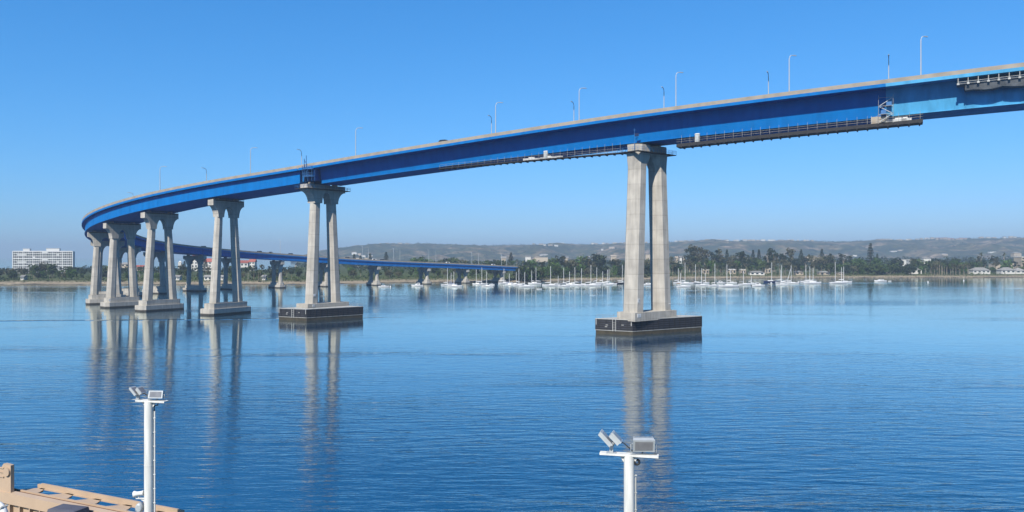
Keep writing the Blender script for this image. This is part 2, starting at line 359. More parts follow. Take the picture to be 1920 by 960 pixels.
hz = MB(); hz.box((0, 4350, 75), (14000, 9400, 156))
ho = hz.build('haze', [], None)
hmm, hnt, hb = newmat('haze_air'); hnt.nodes.remove(hb)
pv = hnt.nodes.new('ShaderNodeVolumePrincipled'); pv.inputs['Color'].default_value = (0.42, 0.55, 0.69, 1); pv.inputs['Density'].default_value = 0.0002; pv.inputs['Anisotropy'].default_value = 0.0
hnt.links.new(pv.outputs[0], hnt.nodes['Material Output'].inputs['Volume'])
ho.data.materials.append(hmm); tag(ho, 'thin blue haze over the bay and hills', 'haze', kind='stuff')

# ------------------------------------------------------------------ bridge alignment
X0, Y0, H0, SA, L1, L2, TURN = 38.70, 221.2, 2.67881, 154.897, 80.254, 202.272, 2.04575
S0, S1, DS = -340, 730, 1.0
PATH = []
def _build_path():
    ks = []
    x = y = 0.0; h = H0; pts = []
    for i in range(int((S1 - S0) / DS) + 1):
        s = S0 + i * DS; t = s - SA
        k = lerp_tab([(0, 0), (L1, 1), (L1 + L2, 1), (2 * L1 + L2, 0)], t) / (L1 + L2) * TURN if 0 < t < 2 * L1 + L2 else 0.0
        h -= k * DS; x += math.cos(h) * DS; y += math.sin(h) * DS; pts.append((x, y, h))
    i0 = int(-S0 / DS); ox, oy = X0 - pts[i0][0], Y0 - pts[i0][1]
    for p in pts: PATH.append((p[0] + ox, p[1] + oy, p[2]))
_build_path()
ZT = [(-340, 68.0), (-170, 67.2), (-90, 65.4), (-40, 63.6), (0, 61.9), (44, 59.1), (96, 55.35), (126, 52.9), (165, 50.0), (204, 46.2), (236, 42.6), (268, 39.2), (300, 35.6), (335, 32.2),
      (373, 29.4), (431, 25.8), (477, 22.9), (535, 19.3), (571, 17.8), (614, 16.1), (662, 13.8), (730, 11.0)]
def deck_z(s): return smooth_tab(ZT, s, 16)
def bp(s, off=0.0, z=None):            # off > 0 is the right of travel; z relative to world
    f = (s - S0) / DS; i = max(0, min(len(PATH) - 2, int(f))); t = f - i
    a, b = PATH[i], PATH[i + 1]
    x, y, h = a[0] + (b[0] - a[0]) * t, a[1] + (b[1] - a[1]) * t, a[2] + (b[2] - a[2]) * t
    return Vector((x + math.sin(h) * off, y - math.cos(h) * off, deck_z(s) if z is None else z))
def head(s): return PATH[max(0, min(len(PATH) - 1, int((s - S0) / DS)))][2]
def find_s(px, off, lo, hi):
    best = None; s = lo
    while s <= hi:
        p = bp(s, off)
        if p.y > 40:
            d = abs(960 + F * p.x / p.y - px)
            if best is None or d < best[0]: best = (d, s)
        s += 0.5
    return best[1]
def sweep(mb, prof, s0, s1, step=3.0, m=0):
    n = max(2, int(abs(s1 - s0) / step) + 1); rings = []
    for i in range(n):
        s = s0 + (s1 - s0) * i / (n - 1)
        rings.append([bp(s, o, deck_z(s) + dz) for o, dz in (prof(s) if callable(prof) else prof)])
    mb.loft(rings, m)

MAINDEP = [(-340, 8.4), (-90, 8.3), (0, 7.75), (60, 7.0), (118, 6.55)]
APPDEP = [(118, 5.9), (230, 5.9), (396, 4.6), (600, 4.0), (730, 3.7)]
S_P2 = 118.0
def gdep(s): return lerp_tab(MAINDEP, s) if s < S_P2 else lerp_tab(APPDEP, s)
def main_prof(s):
    d = lerp_tab(MAINDEP, s)
    hp = [(5.85, -1.75), (4.9, -d), (5.2, -d - 0.02), (5.2, -d - 0.2)]
    return [(-9.2, -1.27), (9.2, -1.27), (9.2, -1.75)] + hp + [(-a, b) for a, b in reversed(hp)] + [(-9.2, -1.75)]
def app_web(s): return lerp_tab([(380, 7.95), (460, 8.74)], s)
def app_prof(s):
    d = lerp_tab(APPDEP, s); q = app_web(s)
    hp = [(q, -1.62), (q, -d), (q + .2, -d - 0.02), (q + .2, -d - 0.2)]
    return [(-9.2, -1.27), (9.2, -1.27), (9.2, -1.62)] + hp + [(-a, b) for a, b in reversed(hp)] + [(-9.2, -1.62)]

bridge = empty('bridge', (bp(0).x, bp(0).y, 0), 0, 'long curving blue girder bridge on tall paired concrete columns', 'bridge')
bridge_inv = Matrix.Translation((-bp(0).x, -bp(0).y, 0))
def bpart(mb, name, mats, parent=None):
    if parent is None:
        mb.v = [tuple(bridge_inv @ Vector(v)) for v in mb.v]; return mb.build(name, mats, bridge)
    mb.v = [tuple(bridge_inv @ Vector(v)) for v in mb.v]; return mb.build(name, mats, parent)
SEND = 680
mb = MB(); sweep(mb, [(-8.88, -1.26), (8.88, -1.26), (8.88, -1.02), (-8.88, -1.02)], -338, SEND, 3)
deck = bpart(mb, 'road_deck', M['asphalt'])
mb = MB()
for o in (-3.6, 0.0, 3.6):
    s = -330
    while s < SEND - 5:
        sweep(mb, [(o - 0.08, -1.016), (o + 0.08, -1.016), (o + 0.08, -1.004), (o - 0.08, -1.004)], s, s + (3 if o else 6), 3); s += 8
bpart(mb, 'lane_marking', M['white'], deck)
for sg in (-1, 1):
    mb = MB(); a, b = sorted((sg * 8.90, sg * 9.26))
    sweep(mb, [(a, -1.26), (b, -1.26), (b, 0.0), (a, 0.0)], -338, SEND, 3); bpart(mb, 'parapet', M['parapet'])
S_FADE = find_s(1662, -10, -150, 0)
def ribs(mb, s0, s1, step, top_half, bot_half, top, m=0, w_=0.16, out=0.16):
    s = s0
    while s < s1:
        d = gdep(s)
        for sg in (-1, 1):
            sweep(mb, [(sg * (bot_half - .02), -d + 0.02), (sg * (bot_half + out), -d + 0.02), (sg * (top_half + out), top), (sg * (top_half - .02), top)], s, s + w_, 3, m)
        s += step
def fascia(mb, s0, s1):
    for sg in (-1, 1):
        a, b = sorted((sg * 9.27, sg * 9.33)); sweep(mb, [(a, -1.76), (b, -1.76), (b, -0.98), (a, -0.98)], s0, s1, 3)
mb = MB(); fascia(mb, S_FADE, 121); sweep(mb, main_prof, S_FADE, 114.5, 3); ribs(mb, S_FADE + 8, 112, 21, 5.85, 4.9, -1.8, 0, 0.12, 0.06); bpart(mb, 'girder', M['blue'])
mb = MB(); fascia(mb, -338, S_FADE - .02); sweep(mb, main_prof, -338, S_FADE - 0.02, 3); ribs(mb, -330, S_FADE - 1, 7.4, 5.85, 4.9, -1.8)
o = bpart(mb, 'girder', M['faded']); tag(o, 'pale faded blue stretch of girder')
mb = MB(); fascia(mb, 121.5, SEND - .5); sweep(mb, app_prof, 121.5, SEND, 3)
for s in list(range(400, 700, 22)): ribs(mb, s, s + 1, 5, app_web(s), app_web(s), -1.7, 0, 0.3, 0.14)
ribs(mb, 140, 300, 18, 7.95, 7.95, -1.7, 0, 0.1, 0.06)
o = bpart(mb, 'girder', M['blue']); tag(o, 'curving approach girder of brighter blue plates')
# hinge cross beams in the gap above the second pier
mb = MB()
for s in (115.5, 118.0, 120.2): sweep(mb, [(-7.5, -5.6), (7.5, -5.6), (7.5, -1.9), (-7.5, -1.9)], s, s + 0.5, 3)
sweep(mb, [(-9.2, -1.7), (9.2, -1.7), (9.2, -1.27), (-9.2, -1.27)], 114.5, 121.5, 3)
bpart(mb, 'cross_beam', M['blue'])

# ------------------------------------------------------------------ piers
def octagon(c, wu, wv, T, z, ch=0.26):
    a, b = wu / 2, wv / 2; ca, cb = wu * ch, wv * ch
    return [T @ Vector((c + x, y, z)) for x, y in ((-a + ca, -b), (a - ca, -b), (a, -b + cb), (a, b - cb), (a - ca, b), (-a + ca, b), (-a, b - cb), (-a, -b + cb))]
def make_pier(s, ang, cap_len, he, hc, ut, ub, wt, wb, thick, zf, foot='steps', label=None, kind='arch', zbase=0.0):
    c = bp(s); T = Matrix.Translation((c.x, c.y, 0)) @ Matrix.Rotation(ang, 4, 'Z')
    zt = deck_z(s) - gdep(s) - 0.75
    z0 = zt - hc; z1 = zt - he
    mb = MB(); poly = []
    uo, ui = ut / 2 + wt / 2, ut / 2 - wt / 2; le = cap_len / 2
    K = 7
    crown = z0 + min(hc - 1.2, max(0.6, (hc - he) * (0.95 if kind == 'arch' else 0.2)))
    poly += [(-le, zt), (le, zt), (le, z1)]
    for k in range(1, K):                                           # concave flare to the column
        t = math.pi / 2 * k / K
        if kind == 'arch': poly.append((le - (le - uo) * math.sin(t), z0 + (z1 - z0) * math.cos(t) ** 1.0 if False else z1 - (z1 - z0) * (1 - math.cos(t))))
        else: poly.append((le - (le - uo) * k / K, z1 - (z1 - z0) * k / K))
    poly += [(uo, z0), (ui, z0)]
    for k in range(1, 2 * K):
        t = math.pi * k / (2 * K); poly.append((ui * math.cos(t), z0 + (crown - z0) * math.sin(t)))
    poly += [(-ui, z0), (-uo, z0)]
    for k in range(K - 1, 0, -1):
        t = math.pi / 2 * k / K
        if kind == 'arch': poly.append((-le + (le - uo) * math.sin(t), z1 - (z1 - z0) * (1 - math.cos(t))))
        else: poly.append((-le + (le - uo) * k / K, z1 - (z1 - z0) * k / K))
    poly.append((-le, z1))
    if kind == 'arch': mb.extr(poly, T, thick)
    else:                                                           # two flared octagonal heads that meet in a V
        for sg in (-1, 1):
            def ring(ui_, uo_, wv, z): return octagon(sg * (ui_ + uo_) / 2, uo_ - ui_, wv, T, z)
            mb.loft([ring(ui, uo, wt, z0), ring(ui * .97, uo + .05, wt, z0 + 0.9), ring(0.35, uo + .45, wt + .25, z0 + 3.4), ring(0.003, uo + .6, wt + .3, z0 + 4.3), ring(0.003, le, wt + .4, z1), ring(0.003, le, wt + .4, zt)])
    for u in (-le * 0.62, le * 0.62): mb.box(None, (1.3, 1.5, 0.9), M=T @ Matrix.Translation((u, 0, zt + 0.4)))
    pier = bpart(mb, 'pier', M['concrete'])
    if label: tag(pier, label)
    for sg in (-1, 1):
        cb = MB()
        cb.loft([octagon(sg * ub / 2, wb, wb, T, zf - 0.3), octagon(sg * ut / 2, wt, min(thick - 0.1, wt * 1.0), T, z0 + 0.0)])
        bpart(cb, 'column', M['concrete'], pier)
    if foot == 'steps':
        fb = MB()
        def cut(L, W, c_): return [(T @ Vector((x, y, 0)))[:2] for x, y in ((-L / 2, -W / 2 + c_), (-L / 2 + c_, -W / 2), (L / 2 - c_, -W / 2), (L / 2, -W / 2 + c_), (L / 2, W / 2 - c_), (L / 2 - c_, W / 2), (-L / 2 + c_, W / 2), (-L / 2, W / 2 - c_))]
        Lf = ub + wb + (5.4 if s == 165 else 4.2 if s == 204 else 3.2); Wf = wb + 3.6; hl = (zf - zbase) * 0.55
        fb.prism(cut(Lf, Wf, 1.2), -2.5 + zbase * 0.6, zbase + hl); fb.prism(cut(Lf - 2.2, Wf - 2.0, 1.0), zbase + hl, zf)
        bpart(fb, 'footing', M['concrete'], pier)
    return pier, T

def fender(pier, Q, ztop, block, T, zf):
    """Q: near, right, far, left corners; black timber fender round a concrete block."""
    mb = MB()
    def inset(k):
        cx = sum(q[0] for q in Q) / 4; cy = sum(q[1] for q in Q) / 4
        return [(cx + (q[0] - cx) * k, cy + (q[1] - cy) * k) for q in Q]
    mb.prism(Q, 1.15, ztop, 0, 2); mb.prism(inset(0.99), 0.02 - 3, 1.15, 1)
    mb.prism(inset(1.006), 1.02, 1.16, 2)                          # pale waler line
    mb.prism(inset(1.004), ztop - 0.02, ztop + 0.14, 2)
    for a, b in ((0, 1), (3, 0)):                                   # plank joints and posts
        p, q = Vector((*Q[a], 0)), Vector((*Q[b], 0)); d = (q - p); L = d.length; ang = math.atan2(d.y, d.x); nrm = Vector((d.y, -d.x, 0)).normalized()
        for zz in (1.8, 2.4, 3.0, 3.6):
            c = (p + q) / 2 + nrm * 0.03; mb.box((c.x, c.y, zz), (L * 0.995, 0.1, 0.05), ang, 3)
        k = 1.2
        while k < L:
            c = p + d.normalized() * k + nrm * 0.06; mb.box((c.x, c.y, (1.2 + ztop) / 2), (0.22, 0.16, ztop - 1.3), ang, 0); k += 2.1
    f = bpart(mb, 'fender', [M['black'], M['tidal'], M['palegrey'], M['cover']], pier)
    p, q = Vector((*Q[3], 0)), Vector((*Q[0], 0)); d = (q - p).normalized(); L = (q - p).length; nrm = Vector((d.y, -d.x, 0)); ang = math.atan2(d.y, d.x)
    lb = MB()                                                       # ladder on the short face
    for fr in (0.48, 0.56):
        c = p + d * L * fr + nrm * 0.2; lb.box((c.x, c.y, 2.6), (0.14, 0.1, 3.4), ang)
    for zz in (1.5, 2.1, 2.7, 3.3):
        c = p + d * L * 0.52 + nrm * 0.2; lb.box((c.x, c.y, zz), (L * 0.08, 0.08, 0.08), ang)
    bpart(lb, 'ladder', M['palegrey'], pier)
    for fr in (0.03, 0.97):
        c = p + d * L * fr + nrm * 0.12; lb = MB(); lb.box((c.x, c.y, ztop - 0.8), (0.2, 0.12, 1.6), ang); bpart(lb, 'corner_strap', M['palegrey'], pier)
    for fr, zz in ((0.32, 2.6), (0.74, 2.75), (0.3, 2.1)):
        c = p + d * L * fr + nrm * 0.12; lb = MB(); lb.box((c.x, c.y, zz), (0.7, 0.1, 0.16), ang); bpart(lb, 'cleat', M['palegrey'], pier)
    bb = MB(); L_, W_ = block
    bb.prism([(T @ Vector((x * L_ / 2, y * W_ / 2, 0)))[:2] for x, y in ((-1, -1), (1, -1), (1, 1), (-1, 1))], ztop - 0.3, zf)
    bpart(bb, 'footing', M['concrete'], pier)
    rb = MB()
    pts = [Vector((*inset(0.97)[i], ztop + 0.14)) for i in (3, 0, 1, 2, 3)]
    for a, b in zip(pts, pts[1:]):
        n_ = max(2, int((b - a).length / 2.0))
        for k in range(n_): c = a.lerp(b, k / n_); rb.tube([c, c + Vector((0, 0, 1.0))], 0.035, 5)
        for zz in (0.55, 1.0): rb.tube([a + Vector((0, 0, zz)), b + Vector((0, 0, zz))], 0.022, 5)
    bpart(rb, 'railing', M['steel'], pier)

def head_walk(pier, T, le, thick, z, ext=1.3):
    """dark steel inspection walkway with blue railing round a pier head"""
    mb = MB(); a, b = le + ext, thick / 2 + ext
    for u0, u1, v0, v1 in ((-a, a, -b, -b + ext), (-a, a, b - ext, b), (-a, -a + ext, -b + ext + .004, b - ext - .004), (a - ext, a, -b + ext + .004, b - ext - .004)):
        mb.box(None, (u1 - u0, v1 - v0, 0.22), M=T @ Matrix.Translation(((u0 + u1) / 2, (v0 + v1) / 2, z)))
    ring = [(-a, -b), (a, -b), (a, b), (-a, b), (-a, -b)]
    for (p, q), (r, s) in zip(ring, ring[1:]):
        A = T @ Vector((p, q, z + 0.1)); B = T @ Vector((r, s, z + 0.1)); n_ = max(2, int((B - A).length / 1.6))
        for k in range(n_): c = A.lerp(B, k / n_); mb.tube([c, c + Vector((0, 0, 1.1))], 0.045, 5, 1)
        for zz in (0.6, 1.1): mb.tube([A + Vector((0, 0, zz)), B + Vector((0, 0, zz))], 0.035, 5, 1)
    bpart(mb, 'walkway', [M['scaffold_dark'], M['blue_rail']], pier)

A1, A2 = R(40), R(52)
pier, T = make_pier(0, A1, 14.2, 2.1, 7.0, 8.9, 12.2, 4.8, 5.2, 4.9, 6.3, 'fender', 'nearest and tallest pier with paired columns and black fender', 'taper')
fender(pier, [(33.4, 214.2), (56.2, 228.6), (46.6, 233.4), (23.6, 219.4)], 4.2, (18.2, 6.6), T, 6.3)
zt1 = deck_z(0) - gdep(0) - 0.75; head_walk(pier, T, 14.2 / 2, 4.9, zt1 - 2.2)
def sign(pier, T, u, v, z, w_, h_, mark=0):
    b = MB(); b.box(None, (w_, 0.08, h_), M=T @ Matrix.Translation((u, v, z)))
    if mark == 1: b.box(None, (0.12, 0.1, 0.5), m=1, M=T @ Matrix.Translation((u + .15, v - .02, z - .05))); b.box(None, (0.35, 0.1, 0.12), m=1, M=T @ Matrix.Translation((u, v - .02, z + .2)))
    if mark == 2:
        for k in range(3): b.box(None, (w_ * .66, 0.09, 0.08), m=2, M=T @ Matrix.Translation((u, v - .015, z - .25 + .25 * k)))
    bpart(b, 'sign_board', [M['whitebright'], M['darkmetal'], M['palegrey']], pier)
sign(pier, T, -6.7, -2.63, 9.6, 0.85, 1.1, 1); sign(pier, T, -7.4, -3.34, 5.5, 1.5, 1.0, 2); sign(pier, T, 6.9, -2.63, 8.2, 0.95, 0.3)

pier, T = make_pier(S_P2, A2, 16.6, 2.3, 6.4, 7.0, 10.2, 3.2, 4.0, 4.0, 5.5, 'fender', 'second tall pier with black fender beside the girder joint', 'arch')
fender(pier, [(-69.4, 261.5), (-53.2, 276.5), (-64.2, 282.5), (-80.6, 267.0)], 3.9, (18.0, 6.4), T, 5.5)
zt2 = deck_z(118) - gdep(118) - 0.75; head_walk(pier, T, 16.6 / 2, 4.0, zt2 - 1.6)
sign(pier, T, -5.3, -2.03, 8.4, 0.9, 0.9); sign(pier, T, -6.6, -3.25, 4.9, 0.95, 0.8, 2)

PIERS = [(165, 62, 'third pier from the near end, on a pale stepped footing'), (204, None, 'fourth pier, on a stepped footing at the start of the curve'),
         (236, 52, 'fifth pier, on the curve'), (266, None, 'leftmost pier, at the outer bend of the curve'), (301, None, 'pier beyond the outer bend'), (334, None, 'shaded pier inside the curve'),
         (368, None, 'shaded pier on the far side of the curve'), (402, None, 'shaded pier left of the third pier'), (430, None, 'pier seen behind the columns of the third pier'),
         (465, None, 'far pier with arched gap and one sunlit column'), (500, None, 'far pier seen between the columns of the second pier'), (540, None, 'far pier standing off the grassy bank'),
         (583, None, 'far pier beside the beach'), (619, None, 'far pier behind the first moored boats'), (655, None, 'last pier by the abutment')]
for i, (s, ang, lab) in enumerate(PIERS):
    a = R(ang) if ang else head(s) - R(90)
    hc = 6.6 if s < 300 else 5.6
    zc = deck_z(s) - gdep(s)
    tall = zc / 45.0
    ubm = (8.4 if s in (165, 204) else 7.4) + 2.8 * min(1, tall)
    hc = min(hc, zc * 0.42)
    utp = 7.2 if s < 400 else 9.0
    if s >= 400: ubm = 10.2
    zf = 4.3 if s < 400 else 3.6
    wtp, wbm = (2.65, 2.9 + 0.65 * min(1, tall)) if s < 400 else (2.3, 2.6)
    pr, T = make_pier(s, a, 14.8 if s < 400 else 17.0, min(2.3, hc * 0.4), hc, utp, ubm, wtp, wbm, 2.95 if s < 400 else 2.5, zf, 'steps', lab, 'arch', 0.0)
    if s < 300: head_walk(pr, T, 14.8 / 2 - 1.5, 2.6, deck_z(s) - gdep(s) - 1.1, 0.8)
    if s in (165, 204, 236):
        sign(pr, T, -ubm / 2 - 1.4, -(wbm + 1.4) / 2 - .03, zf - 1.0, 0.9, 0.9)
mb = MB()
sweep(mb, [(-9.4, -9), (9.4, -9), (9.4, -0.9), (-9.4, -0.9)], SEND + .05, 683, 1)
bpart(mb, 'abutment', M['concrete'])

# ------------------------------------------------------------------ work platforms hung from the bridge
def rel_sweep(mb, o0, o1, dz0, dz1, s0, s1, step=3, m=0): sweep(mb, lambda s: [(o0, dz0(s)), (o1, dz0(s)), (o1, dz1(s)), (o0, dz1(s))], s0, s1, step, m)
def platform(s0, s1, gap0, gap1, thick, label, o0, o1):
    c = bp((s0 + s1) / 2); lo, hi = min(s0, s1), max(s0, s1)
    root = empty('work_platform', (c.x, c.y, 0), 0, label, 'work platform'); inv = Matrix.Translation((-c.x, -c.y, 0))
    def fin(mb, name, mats):
        mb.v = [tuple(inv @ Vector(v)) for v in mb.v]; return mb.build(name, mats, root)
    gap = lambda s: -gdep(s) - 0.2 - (gap0 + (gap1 - gap0) * (s - s0) / (s1 - s0))
    mb = MB(); rel_sweep(mb, o0, o1, lambda s: gap(s) - thick, gap, lo, hi, 3); fin(mb, 'planking', M['scaffold_dark'])
    mb = MB(); s = lo + 0.5
    while s < hi: rel_sweep(mb, o0 - 0.15, o1 + 0.15, lambda q: gap(q) - thick - 0.24, lambda q: gap(q) - thick - 0.01, s, s + 0.3, 3); s += 2.3
    fin(mb, 'joists', M['scaffold_dark'])
    mb = MB(); s = lo + 0.6
    while s < hi:
        for oo in (o0 + .08, o1 - .08):
            a = bp(s, oo, deck_z(s) + gap(s)); mb.tube([a, Vector((a.x, a.y, a.z + (-gdep(s) - 0.2 - gap(s)) + (0.5 if oo < -4.9 else 0.1)))], 0.04, 5)
        s += 2.3
    for oo in (o0 + .08, o1 - .08):
        for zz in (0.55, 1.1):
            pts = [bp(q, oo, deck_z(q) + gap(q) + zz) for q in [lo + (hi - lo) * k / 30 for k in range(31)]]; mb.tube(pts, 0.028, 5)
    fin(mb, 'railing', M['steel'])
    return root, gap, fin
sA0, sA1 = find_s(824, -6, 20, 100), find_s(1166, -6, -20, 30)
rootA, gapA, finA = platform(sA0, sA1, 0.5, 2.3, 0.25, 'long thin work platform hung under the girder left of the nearest pier', -6.0, -3.5)
mb = MB()
s = find_s(985, -6, 20, 80); s2 = find_s(1046, -6, 0, 80)
for k in range(7):
    q = s + (s2 - s) * k / 6.0; a = bp(q, -4.9, deck_z(q) + gapA(q) + 0.35 + 0.2 * math.sin(k * 2.1)); mb.box(a, (1.9, 0.5, 0.5 + 0.25 * math.sin(k * 1.7)), head(q) + 0.1 * math.sin(k))
finA(mb, 'dust_sheet', M['tarpwhite'])
sB0, sB1 = find_s(1268, -6, -30, 10), find_s(1732, -6, -120, -30)
rootB, gapB, finB = platform(sB0, sB1, 1.7, 1.5, 0.85, 'long deep work platform hung under the girder right of the nearest pier', -6.2, -2.2)
def cabin(px, off, gapf, lo, hi, label):
    q = find_s(px, off, lo, hi); a = bp(q, off, deck_z(q) + gapf(q))
    e = empty('portable_toilet', a, head(q), label, 'portable toilet', 'portable toilets on the work platforms')
    b = MB(); b.box((0, 0, 1.1), (1.25, 1.25, 2.1)); b.build('cabin', M['palegrey'], e)
    b = MB(); b.prism([(-.7, -.7), (.7, -.7), (.7, .7), (-.7, .7)], 2.15, 2.28); b.prism([(-.5, -.5), (.5, -.5), (.5, .5), (-.5, .5)], 2.28, 2.42); b.build('roof', M['whitebright'], e)
    b = MB(); b.box((0, -0.64 if off > 0 else 0.64, 1.05), (0.8, 0.05, 1.8)); b.build('door', M['alu'], e)
cabin(1024, -4.6, gapA, 10, 80, 'pale portable toilet on the platform left of the nearest pier')
cabin(1307, -4.8, gapB, -40, 0, 'pale portable toilet on the platform right of the nearest pier')
# scaffold stair tower at the paint boundary
q = find_s(1662, -7, -150, 0); a = bp(q, -6.0, deck_z(q) + gapB(q)); hq = head(q)
e = empty('scaffold_tower', a, hq, 'pale scaffold stair tower where the girder paint changes colour', 'scaffold')
b = MB()
for x in (-1.6, 1.6):
    for y in (-0.6, 0.6): b.tube([(x, y, -0.3), (x, y, 6.6)], 0.05, 5)
for z in (0.2, 2.0, 4.0, 6.0):
    for y in (-0.6, 0.6): b.tube([(-1.6, y, z), (1.6, y, z)], 0.045, 5)
    for x in (-1.6, 1.6): b.tube([(x, -0.6, z), (x, 0.6, z)], 0.045, 5)
b.build('frame', M['steel'], e)
b = MB()
for k in range(3): b.box(None, (3.2, 0.5, 0.12), M=Matrix.Translation((0, 0, 1.1 + 1.95 * k)) @ Matrix.Rotation(R(32) * (1 if k % 2 == 0 else -1), 4, 'Y'))
b.build('stair', M['alu'], e)
for k, z in enumerate((2.0, 4.0)): b = MB(); b.box((0.5 - k * 1.2, 0, z + 0.5), (1.2, 1.0, 0.9)); b.build('sheeting', M['blue_rail'], e)
q = find_s(1650, -5.8, -150, 0); a = bp(q, -4.9, deck_z(q) + gapB(q)); e = empty('equipment_crates', a, head(q), 'beige stacked equipment crates on the platform by the scaffold tower', 'crates')
b = MB(); b.box((0, 0, 0.85), (3.4, 1.0, 1.7)); b.build('crate', M['wall_tan'], e)
b = MB(); [b.box((x, 0, 0.9), (0.12, 1.1, 1.95)) for x in (-1.72, -0.6, 0.6, 1.72)]; b.build('frame', M['steel'], e)
for px, wd in ((1685, 3.0), (1700, 2.2)):
    q = find_s(px, -5.8, -150, 0); a = bp(q, -4.9, deck_z(q) + gapB(q)); e2 = empty('sheet_bundle', a, head(q), 'white bundle of sheets %s' % ('nearer the scaffold tower' if px == 1685 else 'nearer the platform end'), 'bundle')
    b = MB(); b.box((0, 0, 0.35), (wd, 0.9, 0.7)); b.box((0.3, 0, 0.85), (wd * 0.5, 0.7, 0.3)); b.build('sheets', M['tarpwhite'], e2)
# hanging platform under the deck edge, upper right
s0, s1 = -190, find_s(1797, -9.6, -150, -20)
c = bp(-100); root = empty('work_platform', (c.x, c.y, 0), 0, 'work platform hung under the deck edge at the upper right', 'work platform'); inv = Matrix.Translation((-c.x, -c.y, 0))
def finC(mb, name, mats):
    mb.v = [tuple(inv @ Vector(v)) for v in mb.v]; return mb.build(name, mats, root)
mb = MB(); sweep(mb, [(-9.1, -3.25), (-5.6, -3.25), (-5.6, -3.05), (-9.1, -3.05)], s0, s1, 3); finC(mb, 'planking', M['tarp'])
mb = MB(); s = s1 - 0.1; k = 0
while s > s0:
    for o in (-9.15, -6.4):
        a = bp(s, o, deck_z(s) - 3.3); mb.tube([a, a + Vector((0, 0, 1.6))], 0.09, 5)
    a = bp(s, -9.15, deck_z(s) - 3.2); mb.box(a, (0.5, 0.3, 0.4), head(s)); s -= 2.0
pts = [bp(q, -9.18, deck_z(q) - 2.75) for q in [s0 + (s1 - s0) * k / 40 for k in range(41)]]; mb.tube(pts, 0.06, 5)
finC(mb, 'hangers', M['palegrey'])
mb = MB(); n = 60; rings = []
for k in range(n + 1):
    s = s0 + (s1 - 1.5 - s0) * k / n; sag = 0.95 + 0.45 * abs(math.sin(k * 0.9)) * (0.6 + 0.4 * math.sin(k * 0.37))
    rings.append([bp(s, o, deck_z(s) - 3.27 - sag * d) for o, d in ((-8.9, 0), (-8.2, 1.25), (-7.4, 1.5), (-6.4, 0.9), (-5.6, 0))])
mb.loft([r + [v + Vector((0, 0, 0.02)) for v in reversed(r)] for r in rings], 0); finC(mb, 'hanging_sheet', M['tarp'])
# round blue platform at the girder joint over the second pier, and hoist
q = 117.0; a = bp(q, -8.6, deck_z(q) - 6.0); e = empty('joint_platform', a, head(q), 'blue inspection platform at the girder joint above the second pier', 'platform')
b = MB()
for z in (1.6, 4.1): b.loft([[Vector((2.6 * math.cos(t), 1.5 * math.sin(t), zz)) for t in (2 * math.pi * k / 20 for k in range(20))] for zz in (z, z + 0.22)])
b.build('floor', M['blue_rail'], e)
b = MB()
for z in (2.1, 2.7, 4.7, 5.2):
    b.tube([(2.6 * math.cos(t), 1.5 * math.sin(t), z) for t in (2 * math.pi * k / 20 for k in range(21))], 0.06, 5)
for k in range(10):
    t = 2 * math.pi * k / 10; b.tube([(2.6 * math.cos(t), 1.5 * math.sin(t), 0), (2.6 * math.cos(t), 1.5 * math.sin(t), 5.2)], 0.06, 5)
b.build('railing', M['blue_rail'], e)
b = MB(); b.tube([(0.3, 0.9, 1), (0.3, 0.9, 8.8)], 0.12, 6); b.tube([(1.2, 0.9, 1), (1.2, 0.9, 7.8)], 0.12, 6); b.tube([(0.3, 0.9, 6.6), (1.2, 0.9, 6.6)], 0.1, 6); b.tube([(0.3, 0.9, 5.8), (1.2, 0.9, 7.6)], 0.07, 6); b.build('mast', M['blue_rail'], e)
# thin pole with flag on the nearest pier head
q = 1.5; a = bp(q, -7.2, zt1 - 2.0); e = empty('signal_pole', a, 0, 'thin blue pole with a small dark flag on the nearest pier head', 'pole')
b = MB(); b.tube([(0, 0, 0), (0, 0, 6.2)], 0.07, 6); b.tube([(-.5, 0, 5.8), (.5, 0, 5.8)], 0.04, 5); b.build('pole', M['blue_rail'], e)
b = MB(); b.loft([[Vector((x, 0.05 + 0.1 * math.sin(x * 4), z)) for x, z in ((0.08, 4.0), (1.2, 4.1), (1.2, 4.9), (0.08, 5.0))], [Vector((x, 0.09 + 0.1 * math.sin(x * 4), z)) for x, z in ((0.08, 4.0), (1.2, 4.1), (1.2, 4.9), (0.08, 5.0))]]); b.build('flag', M['navy'], e)

